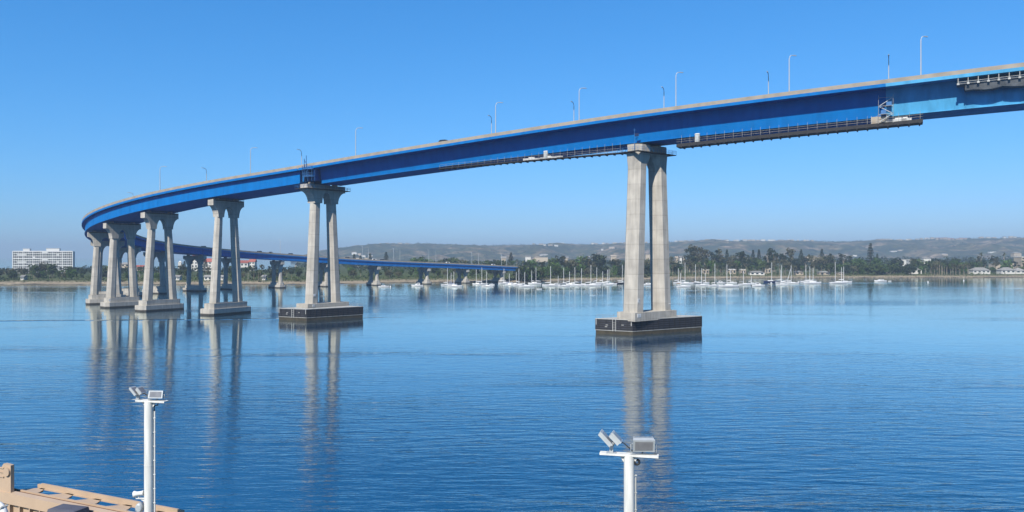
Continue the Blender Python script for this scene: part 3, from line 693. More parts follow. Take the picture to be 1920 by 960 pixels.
# ------------------------------------------------------------------ street lamps
def make_lamp():
    e = empty('street_lamp')
    b = MB(); b.box((0, 0, 0.2), (0.4, 0.4, 0.4)); b.build('base', M['palegrey'], e)
    b = MB(); pts = [(0, 0, 0.4), (0, 0, 4), (0, 0, 8.3)] + [(0.9 - 0.9 * math.cos(t), 0, 8.3 + 1.0 * math.sin(t)) for t in (R(15), R(30), R(50), R(70), R(90))] + [(1.35, 0, 9.3)]
    b.tube(pts, [0.135, 0.115, 0.095] + [0.085] * 6, 7); b.build('pole', M['lamp'], e)
    b = MB(); b.loft([[Vector((x, y * wv, z)) for y, z in ((-.16, 9.28), (.16, 9.28), (.13, 9.42), (-.13, 9.42))] for x, wv in ((1.2, 0.6), (1.45, 1), (1.95, 1), (2.1, 0.5))]); b.build('lamp_head', M['alu'], e)
    return e
lamp0 = make_lamp()
LAMPS = [(1725, -1, -150, 0), (1478, -1, -120, 0), (1268, -1, -60, 20), (1087, -1, -20, 60), (930, -1, 10, 90), (668, -1, 60, 130), (470, -1, 120, 190), (300, -1, 170, 230),
         (1665, 1, -170, 0), (1440, 1, -120, 0), (1246, 1, -80, 20), (1077, 1, -30, 60), (922, 1, 10, 90), (565, 1, 90, 160), (387, 1, 140, 220), (237, 1, 190, 250), (171, 1, 210, 275),
         (450, -1, 380, 470), (525, 1, 400, 500), (622, -1, 440, 560), (680, 1, 480, 580), (691, -1, 480, 600), (738, 1, 500, 620), (750, -1, 500, 640), (804, 1, 560, 660), (817, -1, 540, 670), (885, 1, 600, 690), (897, -1, 600, 700), (940, 1, 630, 700), (950, -1, 630, 700)]
lamps = []
for i, (px, side, lo, hi) in enumerate(LAMPS):
    off = side * 8.55; q = find_s(px, off, lo, hi)
    p = bp(q, off, deck_z(q) - 1.03); h = head(q)
    o = lamp0 if i == 0 else copy_tree(lamp0)
    o.location = p; o.scale = (1.15, 1.15, 1.12); o.rotation_euler = (0, 0, h - R(128) if side < 0 else h + R(90)); lamps.append((q, side, px, o))
grp = [('near', [l for l in lamps if l[0] < 300 and l[1] < 0], 'on the near parapet of the high span'), ('far', [l for l in lamps if l[0] < 300 and l[1] > 0], 'on the far parapet of the high span'),
       ('low', [l for l in lamps if l[0] >= 300], 'on the low far stretch of the bridge')]
for nm, ls, txt in grp:
    ls.sort(key=lambda l: -l[2] if nm != 'low' else l[2])
    for k, (q, sd_, px, o) in enumerate(ls):
        tag(o, 'curved grey street lamp, %s from the %s %s' % (ordw(k), 'right' if nm != 'low' else 'left', txt), 'street lamp', 'street lamps along the bridge')
# small sign plate on a lamp at the bend
q = find_s(172, -9.3, 225, 275)
e = empty('road_sign', bp(q, 8.5, deck_z(q) - 1.03), head(q), 'small pale road sign on posts at the bend of the bridge', 'road sign')
b = MB(); [b.tube([(0, y, 0), (0, y, 4.6)], 0.08, 5) for y in (-.8, .8)]; b.build('post', M['lamp'], e)
b = MB(); b.box((0.1, 0, 3.9), (0.08, 2.4, 1.5)); b.build('panel', M['palegrey'], e)

# ------------------------------------------------------------------ vehicles on the bridge
def make_car(body, tall=False):
    e = empty('car')
    hh = 1.75 if tall else 1.45
    prof = [(-2.2, 0.35), (2.2, 0.35), (2.25, 0.75), (1.2, 0.95), (0.6, hh - 0.06), (0.1, hh), (-1.3, hh), (-1.75, hh - 0.1), (-2.15, 1.0), (-2.25, 0.7)]
    b = MB(); rings = []
    for y, k in ((-0.88, 0.93), (-0.8, 1), (0.8, 1), (0.88, 0.93)): rings.append([Vector((x, y * (1 if z < 1.0 else 0.86), z if z < 1 else 1 + (z - 1) * k)) for x, z in prof])
    b.loft(rings); b.build('body', body, e)
    b = MB()
    for sg in (-1, 1): b.add([(-1.75, sg * .84, 1.0), (1.1, sg * .84, 0.98), (0.5, sg * .77, hh - 0.12), (-1.5, sg * .77, hh - 0.12)], [(0, 1, 2, 3)])
    b.add([(1.22, -.72, 0.98), (1.22, .72, 0.98), (0.68, .66, hh - 0.08), (0.68, -.66, hh - 0.08)], [(0, 1, 2, 3)]); b.build('window', M['glass'], e)
    for x in (-1.4, 1.4):
        for sg in (-1, 1):
            b = MB(); b.loft([[Vector((x + .33 * math.cos(t), y, .33 + .33 * math.sin(t))) for t in (2 * math.pi * k / 12 for k in range(12))] for y in (sg * .68, sg * .9)]); b.build('wheel', M['rubber'], e)
    return e
car_protos = {}
CARS = [(835, -7.3, 20, 100, 'carblack', True, 'black tall car crossing the high span left of the nearest pier'), (383, 7.2, 380, 440, 'carblack', True, 'dark car on the low bridge behind the third pier'),
        (487, 7.4, 400, 480, 'carblack', True, 'dark car, leftmost of the pair right of the third pier on the low bridge'), (508, 7.2, 420, 500, 'carsilver', True, 'silver car, right of the dark one on the low bridge'), (546, 7.4, 430, 520, 'carblack', True, 'dark car just left of the second pier on the low bridge'),
        (652, 7.3, 480, 560, 'carblack', True, 'dark car just right of the second pier on the low bridge'), (703, 7.2, 520, 600, 'carwhite', True, 'white car by the first lamps of the low bridge'), (718, 7.4, 520, 620, 'carblack', True, 'dark car behind the white car on the low bridge'),
        (841, 7.4, 580, 680, 'carwhite', True, 'white car near the shore end of the low bridge'), (926, 7.2, 620, 705, 'carwhite', True, 'white car closest to the abutment')]
for px, off, lo, hi, bm, tl, lab in CARS:
    q = find_s(px, off, lo, hi)
    if bm not in car_protos: o = car_protos[bm] = make_car(M[bm], tl)
    else: o = copy_tree(car_protos[bm])
    o.location = bp(q, off, deck_z(q) - 1.01); o.rotation_euler = (0, 0, head(q) + (0 if off > 0 else math.pi)); tag(o, lab, 'car', 'cars crossing the bridge')

# ------------------------------------------------------------------ trees
rnd = random.Random(5)
def leaf_cloud(mb, blobs, n, size, rg, flat=0.7):
    for (cx, cy, cz, rx, ry, rz, wt) in blobs:
        for _ in range(int(n * wt)):
            d = Vector((rg.gauss(0, 1), rg.gauss(0, 1), rg.gauss(0, 1))).normalized(); rr = 0.55 + 0.5 * rg.random() ** 0.6
            p = Vector((cx + d.x * rx * rr, cy + d.y * ry * rr, cz + d.z * rz * rr))
            nn = (d + Vector((rg.gauss(0, flat), rg.gauss(0, flat), rg.gauss(0, flat) + 0.3))).normalized()
            a = nn.orthogonal().normalized(); b = nn.cross(a); t = rg.random() * 6.28; a, b = a * math.cos(t) + b * math.sin(t), b * math.cos(t) - a * math.sin(t)
            s1 = size * (0.6 + 0.8 * rg.random()); s2 = s1 * (0.5 + 0.5 * rg.random())
            mb.add([p - a * s1 - b * s2 * .3, p - b * s2 * 0.9 + a * .2 * s1, p + a * s1 + b * s2 * .3, p + b * s2], [(0, 1, 2, 3)])
def limbs(mb, h0, h1, spread, k, r, rg):
    mb.tube([(0, 0, -0.5), (0.1 * rg.uniform(-1, 1), 0, h0 * 0.6), (0.25 * rg.uniform(-1, 1), 0.2 * rg.uniform(-1, 1), h0)], [r * 1.25, r, r * 0.8], 6)
    for i in range(k):
        a = 6.28 * (i + rg.random() * .6) / k; z = h0 * (0.75 + 0.25 * rg.random())
        mb.tube([(0, 0, z), (spread * .45 * math.cos(a), spread * .45 * math.sin(a), (z + h1) / 2), (spread * .8 * math.cos(a), spread * .8 * math.sin(a), h1 * (0.85 + .2 * rg.random()))], [r * .6, r * .4, r * .15], 5)
PROTO = {}
def proto(kind, k):
    """prototype tree about 12 m tall: (crown mesh, trunk mesh)"""
    rg = random.Random(hash_(kind) + k * 77); c = MB(); t = MB()
    if kind == 'broadleaf':
        w_ = rg.uniform(3.6, 5.2); limbs(t, 3.2, 8, w_ * .8, 5, 0.34, rg)
        bl = [(rg.uniform(-.62, .62) * w_, rg.uniform(-.62, .62) * w_, rg.uniform(4.2, 9.6), *(rg.uniform(1.4, 2.7) for _ in range(2)), rg.uniform(1.1, 2.0), 1) for _ in range(11)] + [(0, 0, 7.2, w_ * .7, w_ * .7, 3.6, 2.2)]
        leaf_cloud(c, bl, 34, 0.62, rg); mats = ('leaf', 'bark')
    elif kind == 'shade':                                                     # low dense round tree
        limbs(t, 2.2, 7, 3.6, 5, 0.36, rg)
        bl = [(rg.uniform(-4, 4), rg.uniform(-3, 3), rg.uniform(3.4, 8.8), *(rg.uniform(1.7, 2.9) for _ in range(2)), rg.uniform(1.5, 2.6), 1) for _ in range(12)] + [(0, 0, 6, 5, 4.4, 4.4, 3.0)]
        leaf_cloud(c, bl, 40, 0.62, rg); mats = ('leaf_bright', 'bark')
    elif kind == 'eucalyptus':                                                # tall, open clumps on pale limbs
        limbs(t, 6.0, 10.2, 2.7, 6, 0.22, rg)
        bl = [(rg.uniform(-2.4, 2.4), rg.uniform(-2.2, 2.2), rg.uniform(5.8, 11.2), *(rg.uniform(0.8, 1.6) for _ in range(2)), rg.uniform(0.7, 1.2), 1) for _ in range(12)]
        leaf_cloud(c, bl, 30, 0.42, rg); mats = ('leaf_grey', 'bark_pale')
    elif kind == 'grove':                                                     # bare pale trunk, crown high up
        t.tube([(0, 0, -0.5), (rg.uniform(-.3, .3), 0, 4), (rg.uniform(-.5, .5), rg.uniform(-.3, .3), 9.5)], [0.3, 0.24, 0.16], 6)
        t.tube([(0, 0, 5), (1.2, .3, 8.5)], [0.14, 0.08], 5); t.tube([(0, 0, 5.8), (-1.1, -.3, 9)], [0.14, 0.08], 5)
        bl = [(rg.uniform(-1.9, 1.9), rg.uniform(-1.7, 1.7), rg.uniform(7.2, 11.0), *(rg.uniform(0.9, 1.6) for _ in range(2)), rg.uniform(0.7, 1.2), 1) for _ in range(9)]
        leaf_cloud(c, bl, 32, 0.42, rg); mats = ('leaf', 'bark_pale')
    elif kind == 'norfolk_pine':
        t.tube([(0, 0, -0.5), (0, 0, 6), (0, 0, 12)], [0.28, 0.16, 0.03], 6)
        for i in range(15):
            z = 1.6 + 10.2 * i / 15; rad = 2.1 * (1 - (i / 15) ** 1.3) + 0.2
            for k2 in range(6):
                a = 6.28 * (k2 + (i % 2) * .5) / 6 + rg.uniform(-.2, .2)
                leaf_cloud(c, [(rad * .6 * math.cos(a), rad * .6 * math.sin(a), z + .1, rad * .5, rad * .5, 0.22, 1)], 7, 0.30, rg, 0.4)
        mats = ('leaf_dark', 'bark')
    elif kind == 'palm':
        t.tube([(0, 0, -0.5), (0.15, 0, 5), (rg.uniform(-.4, .5), rg.uniform(-.3, .3), 10.6)], [0.26, 0.19, 0.16], 6); top = Vector(t.v[-6]) if False else Vector((0.1, 0, 10.6))
        for i in range(26):
            a = rg.random() * 6.28; up = rg.uniform(-0.9, 1.0); L = rg.uniform(1.5, 2.2); d = Vector((math.cos(a), math.sin(a), 0)); sd_ = Vector((-d.y, d.x, 0)) * 0.26
            p0 = top; p1 = top + d * L * .5 + Vector((0, 0, up * .9)); p2 = top + d * L + Vector((0, 0, up * .9 - 0.8))
            c.add([p0 - sd_ * .4, p0 + sd_ * .4, p1 + sd_, p1 - sd_, p2 + sd_ * .3, p2 - sd_ * .3], [(0, 1, 2, 3), (3, 2, 4, 5)])
        mats = ('leaf_palm', 'bark_pale')
    elif kind == 'shrub':
        t.tube([(0, 0, -0.3), (0.1, 0, 1.2)], [0.12, 0.07], 5)
        bl = [(rg.uniform(-1.4, 1.4), rg.uniform(-1, 1), rg.uniform(0.6, 1.9), rg.uniform(.6, 1.1), rg.uniform(.6, 1.0), rg.uniform(.5, .9), 1) for _ in range(7)]
        leaf_cloud(c, bl, 26, 0.3, rg); mats = ('leaf_grey', 'bark')
    co = c.build('crown', M[mats[0]], None, False); to = t.build('trunk', M[mats[1]], None)
    cm, tm = co.data, to.data; bpy.data.objects.remove(co); bpy.data.objects.remove(to)
    return cm, tm
def hash_(s): return sum(ord(ch) * (i + 1) for i, ch in enumerate(s))
LEAFALT = {'broadleaf': ['leaf', 'leaf_dark', 'leaf_grey', 'leaf'], 'shade': ['leaf_bright', 'leaf', 'leaf_bright', 'leaf_dark'], 'eucalyptus': ['leaf_grey', 'leaf_dark', 'leaf_dark', 'leaf_grey'], 'grove': ['leaf', 'leaf_dark', 'leaf_grey', 'leaf_bright'],
           'norfolk_pine': ['leaf_dark'], 'palm': ['leaf_palm'], 'shrub': ['leaf_grey', 'leaf']}
NVAR = {'broadleaf': 4, 'shade': 4, 'eucalyptus': 4, 'grove': 4, 'norfolk_pine': 2, 'palm': 3, 'shrub': 2}
for kd in NVAR:
    for k in range(NVAR[kd]):
        PROTO[kd, k] = proto(kd, k)
        la = LEAFALT[kd]; PROTO[kd, k][0].materials[0] = M[la[k % len(la)]]
NAMES = {'broadleaf': 'broadleaf_tree', 'shade': 'round_tree', 'eucalyptus': 'eucalyptus_tree', 'grove': 'bare_trunk_tree', 'norfolk_pine': 'conifer_tree', 'palm': 'palm_tree', 'shrub': 'shrub'}
WORDS = {'broadleaf': 'broadleaf tree', 'shade': 'round leafy tree', 'eucalyptus': 'open-crowned tall tree', 'grove': 'bare pale trunked tree', 'norfolk_pine': 'tiered dark conifer', 'palm': 'palm tree', 'shrub': 'low shrub'}
TREES = []
def tree(kind, px, b, h, ws=1.0):
    D = shoreD(px) + b; k = rnd.randrange(NVAR[kind]); cm, tm = PROTO[kind, k]
    base = 12.0 if kind != 'shrub' else 2.6
    e = bpy.data.objects.new(NAMES[kind], None); COL.objects.link(e); e.empty_display_size = 0.5
    e.location = (XD(px, D), D, back_z(px, b) - 0.1); s = h / base; e.scale = (s * ws, s * ws, s); e.rotation_euler = (0, 0, rnd.random() * 6.28)
    for nm, me in (('trunk', tm), ('crown', cm)):
        o = bpy.data.objects.new(nm, me); COL.objects.link(o); o.parent = e
    TREES.append((kind, px, b, h, e))
def htop(px, b, y):                     # height so that the top reaches photo row y
    D = shoreD(px) + b; return H - (y - 480) * D / F - back_z(px, b)
def zone(n, p0, p1, b0, b1, y0, y1, kinds, w0=0.85, w1=1.2):
    for i in range(n):
        px = p0 + (p1 - p0) * (i + rnd.random()) / n; b = rnd.uniform(b0, b1); tree(rnd.choice(kinds), px, b, htop(px, b, rnd.uniform(y0, y1)), rnd.uniform(w0, w1))
# left of the bridge
zone(16, -60, 160, 30, 60, 501, 511, ['broadleaf', 'broadleaf', 'grove', 'shade'])
zone(16, -60, 165, 70, 120, 495, 503, ['broadleaf', 'eucalyptus', 'broadleaf'])
for px, y, b, k, ws in ((82, 487, 80, 'broadleaf', 1.0), (66, 493, 70, 'broadleaf', 1.0), (98, 491, 75, 'broadleaf', 1.0), (18, 500, 60, 'broadleaf', 1.0)): tree(k, px, b, htop(px, b, y), ws)
# seen between the columns of the curve
zone(26, 165, 560, 30, 70, 503, 511, ['broadleaf', 'broadleaf', 'grove', 'shade', 'broadleaf'])
zone(22, 165, 560, 90, 150, 494, 501, ['broadleaf', 'eucalyptus', 'broadleaf', 'grove'])
zone(7, 448, 492, 26, 36, 504, 508, ['palm'])
for px, y, b in ((384, 479, 160), (346, 488, 160), (220, 486, 130), (513, 489, 150)): tree('norfolk_pine', px, b, htop(px, b, y), 1.2)
# under and above the low bridge
zone(30, 560, 985, 38, 62, 501, 508, ['broadleaf', 'broadleaf', 'grove', 'broadleaf'])
zone(18, 560, 985, 80, 120, 497, 502, ['broadleaf', 'shade', 'broadleaf'])
zone(20, 800, 985, 150, 260, 484, 490, ['grove', 'broadleaf', 'palm'])
for px, y, b, k, ws in ((787, 477, 210, 'shade', 1.15), (775, 481, 220, 'shade', 1.0), (800, 481, 215, 'shade', 1.0), (838, 480, 230, 'broadleaf', 1.1), (850, 479, 230, 'broadleaf', 1.0), (864, 483, 225, 'broadleaf', 1.0),
                        (652, 480, 330, 'shade', 0.8), (664, 475, 360, 'norfolk_pine', 1.3), (676, 478, 360, 'norfolk_pine', 1.4), (694, 474, 360, 'norfolk_pine', 1.3), (724, 471, 370, 'norfolk_pine', 1.3), (958, 472, 280, 'norfolk_pine', 1.2)): tree(k, px, b, htop(px, b, y), ws)
for px, y, b, k, ws in ((969, 500, 9, 'broadleaf', 1.0), (976, 494, 8, 'shade', 0.8), (984, 496, 8, 'broadleaf', 1.0), (992, 493, 10, 'shade', 0.9), (1000, 494, 12, 'shade', 0.9), (1008, 496, 14, 'broadleaf', 0.9), (988, 500, 5, 'shade', 1.0), (1016, 497, 14, 'shade', 0.9), (996, 497, 4, 'broadleaf', 1.0), (1004, 499, 4, 'shade', 1.0), (978, 499, 3, 'shade', 0.9)): tree(k, px, b, htop(px, b, y), ws)
# left of the nearest pier
zone(17, 982, 1180, 26, 44, 493, 500, ['shade', 'shade', 'broadleaf'], 0.95, 1.25)
zone(12, 990, 1180, 70, 120, 484, 491, ['shade', 'broadleaf', 'eucalyptus'])
for px, y, b, k, ws in ((1092, 474, 130, 'shade', 0.95), (1100, 476, 125, 'broadleaf', 0.8), (1120, 471, 130, 'shade', 0.95), (1128, 475, 130, 'broadleaf', 0.8), (1048, 478, 120, 'eucalyptus', 1.0), (1057, 479, 120, 'eucalyptus', 1.0), (1035, 480, 125, 'broadleaf', 0.8), (998, 481, 110, 'shade', 0.7), (1072, 482, 110, 'broadleaf', 1)): tree(k, px, b, htop(px, b, y), ws)
zone(8, 1176, 1262, 28, 46, 490, 498, ['grove', 'shade', 'grove'])
zone(5, 1180, 1262, 80, 120, 478, 486, ['broadleaf', 'eucalyptus'])
# right of the nearest pier
zone(46, 1262, 1560, 22, 46, 494, 501, ['grove', 'grove', 'grove', 'palm'], 0.8, 1.1)
zone(24, 1262, 1600, 60, 100, 484, 493, ['broadleaf', 'shade', 'eucalyptus', 'broadleaf'])
zone(22, 1285, 1600, 110, 170, 474, 482, ['eucalyptus', 'broadleaf', 'eucalyptus'])
for px, y, ws in ((1293, 462, 0.85), (1302, 459, 0.9), (1312, 463, 0.85), (1324, 466, 0.9), (1338, 468, 0.85), (1350, 466, 0.9), (1384, 470, 1.0), (1390, 472, 0.9), (1440, 464, 0.9), (1450, 467, 0.9), (1484, 465, 0.8), (1470, 472, 0.9), (1398, 474, 1)): tree('eucalyptus', px, 140, htop(px, 140, y), ws)
for px, y, b in ((1363, 466, 180), (1412, 467, 200), (1423, 466, 190), (1502, 466, 210), (1541, 465, 210), (1556, 474, 200), (1632, 454, 210), (1645, 474, 200)): tree('norfolk_pine', px, b, htop(px, b, y), 1.0)
# right end
zone(16, 1555, 1712, 30, 56, 489, 497, ['shade', 'shade', 'broadleaf'], 1.0, 1.3)
zone(14, 1690, 1760, 36, 70, 496, 506, ['grove', 'shade', 'broadleaf'])
zone(18, 1745, 1820, 22, 34, 491, 495, ['palm', 'grove'], 0.8, 1.0)
zone(12, 1600, 1960, 100, 160, 478, 485, ['broadleaf', 'eucalyptus', 'shade'])
zone(16, 1818, 1970, 50, 70, 496, 504, ['shade', 'broadleaf', 'shade'])
zone(8, 1828, 1970, 80, 110, 482, 492, ['eucalyptus', 'broadleaf'])
zone(14, 1740, 1830, 50, 80, 484, 491, ['shade', 'broadleaf'])
for px, y in ((1840, 471), (1883, 471)): tree('palm', px, 160, htop(px, 160, y), 0.8)
zone(24, 1180, 1960, 14, 24, 515, 518, ['shrub'], 1.4, 2.4)
zone(22, -60, 1000, 12, 24, 523, 527, ['shrub'], 1.2, 2.2)
ZN = [(-999, 157, 'left of the bridge'), (157, 560, 'behind the bridge curve'), (560, 985, 'along the low bridge'), (985, 1215, 'left of the nearest pier'), (1215, 1440, 'right of the nearest pier'), (1440, 1690, 'behind the last sailboats'), (1690, 3000, 'at the right end of the shore')]
for kd in NVAR:
    for a, b_, txt in ZN:
        for row, (lo, hi) in (('front', (0, 57)), ('back', (57, 999))):
            ls = sorted([t for t in TREES if t[0] == kd and a <= t[1] < b_ and lo <= t[2] < hi], key=lambda t: t[1])
            for i, t in enumerate(ls):
                if kd in ('shrub',): lab = '%s on bank %s, %s from left' % (WORDS[kd], txt, ordw(i))
                else: lab = '%s %s, %s row, %s from left' % (WORDS[kd], txt, row, ordw(i))
                tag(t[4], lab, 'shrub' if kd == 'shrub' else 'tree', {'shrub': 'shrubs along the far bank'}.get(kd, 'trees along the far shore'))

# far wood behind the named trees: one mass
rg = random.Random(9); c = MB()
def clump(px, D, z0, h, wd, n, size):
    x = XD(px, D)
    leaf_cloud(c, [(x + rg.uniform(-wd, wd) * .4, D + rg.uniform(-wd, wd) * .4, z0 + h * f, wd * .5 * rg.uniform(.7, 1.1), wd * .5 * rg.uniform(.7, 1.1), h * .3, 1) for f in (0.3, 0.5, 0.72)], n, size, rg)
for i in range(520):
    px = rg.uniform(560, 2150); b = rg.uniform(170, 1500) if px > 950 else rg.uniform(120, 1100); D = shoreD(px) + b
    tgt = lerp_tab([(560, 492), (760, 489), (985, 488), (1170, 487), (1262, 484), (1600, 482), (1950, 480)], px) + rg.uniform(-2, 5)
    h = H - (tgt - 480) * D / F - 5
    if h < 4: continue
    clump(px, D, 5, h, rg.uniform(7, 13) * (1 + b / 1500), 15, 0.8 + b / 900)
for i in range(150):
    px = rg.uniform(-80, 560); b = rg.uniform(110, 300); D = shoreD(px) + b; h = H - (rg.uniform(497, 505) - 480) * D / F - 5; clump(px, D, 5, max(4, h), rg.uniform(7, 11), 16, 0.8)
tag(c.build('woodland', M['leaf_dark'], None, False), 'mass of dark trees across the town behind the shore', 'woodland', kind='stuff')
# scrub on the hill tops and slopes
c = MB()
for i in range(800):
    px = rg.uniform(640, 2300); t = rg.choice([rg.uniform(.97, 1.03), rg.uniform(0.1, 0.95)]); p = hill_at(px, t); s = rg.uniform(2.5, 6)
    leaf_cloud(c, [(p.x, p.y, p.z + s * .5, s * rg.uniform(.8, 2.0), s, s * .6, 1)], 9, 1.7, rg)
tag(c.build('hill_scrub', M['leaf_dark'], None, False), 'dark scrub and trees dotted over the hills', 'scrub', kind='stuff')
# grass tufts and rubble along the waterline
c = MB()
for i in range(2600):
    px = rg.uniform(-80, 2000); b = rg.uniform(9, 40); p = ground_pt(px, b); s = rg.uniform(.15, .5)
    leaf_cloud(c, [(p.x, p.y, p.z + s * .4, s * 1.6, s, s * .6, 1)], 4, 0.35, rg)
for i in range(1100):
    px = rg.uniform(-80, 2000); b = rg.uniform(32, 75); p = ground_pt(px, b); s = rg.uniform(.8, 2.2)
    leaf_cloud(c, [(p.x, p.y, p.z + s * .4, s * 1.5, s, s * .7, 1)], 9, 0.6, rg)
tag(c.build('bank_scrub', M['leaf'], None, False), 'low scrubby growth over the far bank', 'ground cover', kind='stuff')
c = MB()
for i in range(1500):
    px = rg.uniform(820, 2000); b = rg.uniform(-0.5, 5); p = ground_pt(px, b); s = rg.uniform(.2, .6)
    T = Matrix.Translation((p.x, p.y, p.z + s * .2)) @ Matrix.Rotation(rg.random() * 6, 4, Vector((rg.random(), rg.random(), rg.random() + .1)).normalized()); c.box(None, (s * 1.4, s, s * .8), M=T)
tag(c.build('shore_rocks', mat('shore_rock', (0.17, 0.15, 0.125), 0.9, 0.3, 0.8)), 'rubble rocks along the waterline', 'rocks', kind='stuff')

# ------------------------------------------------------------------ buildings
def apartment():
    D = 800.0; x0, x1 = XD(24, D), XD(136, D); zt = H + (480 - 471) * D / F; zb = 4.5; W_ = x1 - x0; dep = 9
    W_ /= 1.115
    e = empty('apartment_block', ((x0 + x1) / 2, D, zb), R(14), 'white ten storey apartment block behind trees at the left', 'apartment block'); hh = zt - zb
    nf = 9; fh = hh / nf
    b = MB(); b.box((0, dep / 2 + 0.9, hh / 2), (W_ - 0.6, dep, hh - 0.2)); b.build('wall', M['wall_white'], e)
    for f in range(nf):
        for k in range(11):
            b = MB(); b.box((-W_ / 2 + (k + .5) * W_ / 11, 0.86, f * fh + fh * 0.55), (W_ / 11 * 0.9, 0.12, fh * 0.62)); b.build('window', M['glass'], e)
    b = MB()
    for f in range(nf + 1): b.box((0, 0.62, f * fh + (0 if f < nf else -0.15)), (W_, 0.62, 0.42 if f not in (3, 6, nf) else 0.95))
    for k in range(31): b.box((-W_ / 2 + k * W_ / 30, 0.62, hh / 2), (0.34 if k % 5 else 0.75, 0.5, hh - 0.3))
    for k0, k1, f0 in ((0, 9, 4), (9, 12, 0), (21, 24, 1), (13, 19, 5)):
        for f in range(f0, nf, 3): b.box((-W_ / 2 + (k0 + k1) / 2 * W_ / 30, 0.6, f * fh + fh * .5), ((k1 - k0) * W_ / 30 * .5, 0.45, fh * .5))
    b.build('balcony_frame', M['whitebright'], e)
    for px0, px1, yt in ((43, 54, 466.5), (87, 109, 465.8)):
        b = MB(); a0, a1 = XD(px0, D), XD(px1, D); ht = (471 - yt) * D / F
        b.box((((a0 + a1) / 2 - (x0 + x1) / 2) / 1.115, 4, hh + ht / 2 - 0.1), (a1 - a0, 5, ht + .2)); b.box((((a0 + a1) / 2 - (x0 + x1) / 2) / 1.115, 4, hh + ht + 0.1), (a1 - a0 + .5, 5.5, 0.25)); b.build('penthouse', M['whitebright'], e)
apartment()
def house(px, D, z, w_, d, h, roof, rh, wm, rm, label, cat='house', group=None, windows=True, rz=0.0, name='house'):
    e = empty(name, (XD(px, D), D, z), rz, label, cat, group)
    b = MB(); b.box((0, 0, h / 2 - 0.5), (w_, d, h + 1.0)); b.build('wall', M[wm], e)
    b = MB(); a, c_ = w_ / 2 + 0.6, d / 2 + 0.6
    if roof == 'hip':
        r = max(0.5, a - c_); b.add([(-a, -c_, h), (a, -c_, h), (a, c_, h), (-a, c_, h), (-r, 0, h + rh), (r, 0, h + rh)], [(0, 1, 5, 4), (1, 2, 5), (2, 3, 4, 5), (3, 0, 4), (3, 2, 1, 0)])
    elif roof == 'gable':
        b.add([(-a, -c_, h), (a, -c_, h), (a, c_, h), (-a, c_, h), (-a, 0, h + rh), (a, 0, h + rh)], [(0, 1, 5, 4), (1, 2, 5), (2, 3, 4, 5), (3, 0, 4), (3, 2, 1, 0)])
    elif roof == 'cone':
        n = 12; b.add([(a * math.cos(6.283 * k / n), a * math.sin(6.283 * k / n), h) for k in range(n)] + [(0, 0, h + rh)], [(k, (k + 1) % n, n) for k in range(n)] + [tuple(reversed(range(n)))])
    else: b.box((0, 0, h + rh / 2), (w_ + .6, d + .6, rh))
    b.build('roof', M[rm], e)
    if windows:
        nf = max(1, int(h / 3)); nw = max(2, int(w_ / 4))
        for f in range(nf):
            for k in range(nw):
                b = MB(); b.box((-w_ / 2 + (k + .5) * w_ / nw, -d / 2 - 0.02, f * h / nf + h / nf * .55), (w_ / nw * .5, 0.1, h / nf * .45)); b.build('window', M['glass'], e)
    return e
# hip roofed houses on the right bank
for px, wpx, lab in ((1836, 32, 'low white house with grey hipped roof, leftmost on the right bank'), (1886, 26, 'low white house with grey hipped roof, middle one on the right bank'), (1909, 18, 'small house with hipped roof, nearest the right edge')):
    D = shoreD(px) + 42; house(px, D, 3.6, wpx * D / F, 9, 3.0 if px < 1900 else 2.4, 'hip', 3.2, 'wall_white', 'roof_grey', lab)
D = 900; house(1921, D, 4.8, 26 * D / F, 14, H - 1 - 4.8 - 0.5, 'flat', 0.8, 'wall_tan', 'wall_white', 'cream apartment building at the right edge', 'apartment block')
# red roofed hotel and towers seen behind the curve
D = 930
house(365, D, 4.8, 12, 12, H - 5 * D / F - 4.8, 'cone', 6.5, 'wall_white', 'roof_red', 'round red turret of the hotel between far piers', 'hotel turret', name='hotel_turret')
house(394, D, 4.8, 17, 12, H - 11 * D / F - 4.8, 'gable', 4.2, 'wall_white', 'roof_red', 'red roofed hotel wing beside the third pier', 'hotel')
house(457, D, 4.8, 14, 12, H - 13 * D / F - 4.8, 'gable', 3.2, 'wall_white', 'roof_red', 'red roofed hotel wing right of the third pier', 'hotel')
house(474, D, 4.8, 7, 8, H - 11 * D / F - 4.8, 'gable', 3.2, 'wall_white', 'roof_red', 'narrow white gable next to the hotel wing', 'hotel')
house(338, D, 4.8, 3.6, 3.6, H - 12 * D / F - 4.8, 'cone', 2.2, 'wall_white', 'wall_white', 'slim white tower above the trees by the third pier', 'tower', windows=False, name='tower')
for px, y, wd, rm, lab in ((238, 492, 9, 'roof_grey', 'tan building glimpsed between the curve columns'), (262, 497, 12, 'roof_red', 'low red roofed house between the curve columns')):
    house(px, D, 4.8, wd, 10, H - (y - 480) * D / F - 4.8 - 2, 'gable', 2.0, 'wall_tan', rm, lab)
SMALL = [(334, 522, 9, 'white'), (392, 521, 14, 'white'), (417, 521, 7, 'white'), (496, 519, 6, 'white'), (45, 514, 6, 'white')]
for i, (px, y, wpx, cl) in enumerate(SMALL):
    b_ = 32; D = shoreD(px) + b_; house(px, D, back_z(px, b_), wpx * D / F, 5, 2.7, 'gable', 1.5, 'wall_white', 'roof_grey', ['small white shed on the bank left of the third pier', 'white low house between the columns of the third pier', 'white hut just right of the third pier', 'small white hut on the grass left of the second pier', 'white hut under the trees before the apartment block'][i], 'hut', name='hut')
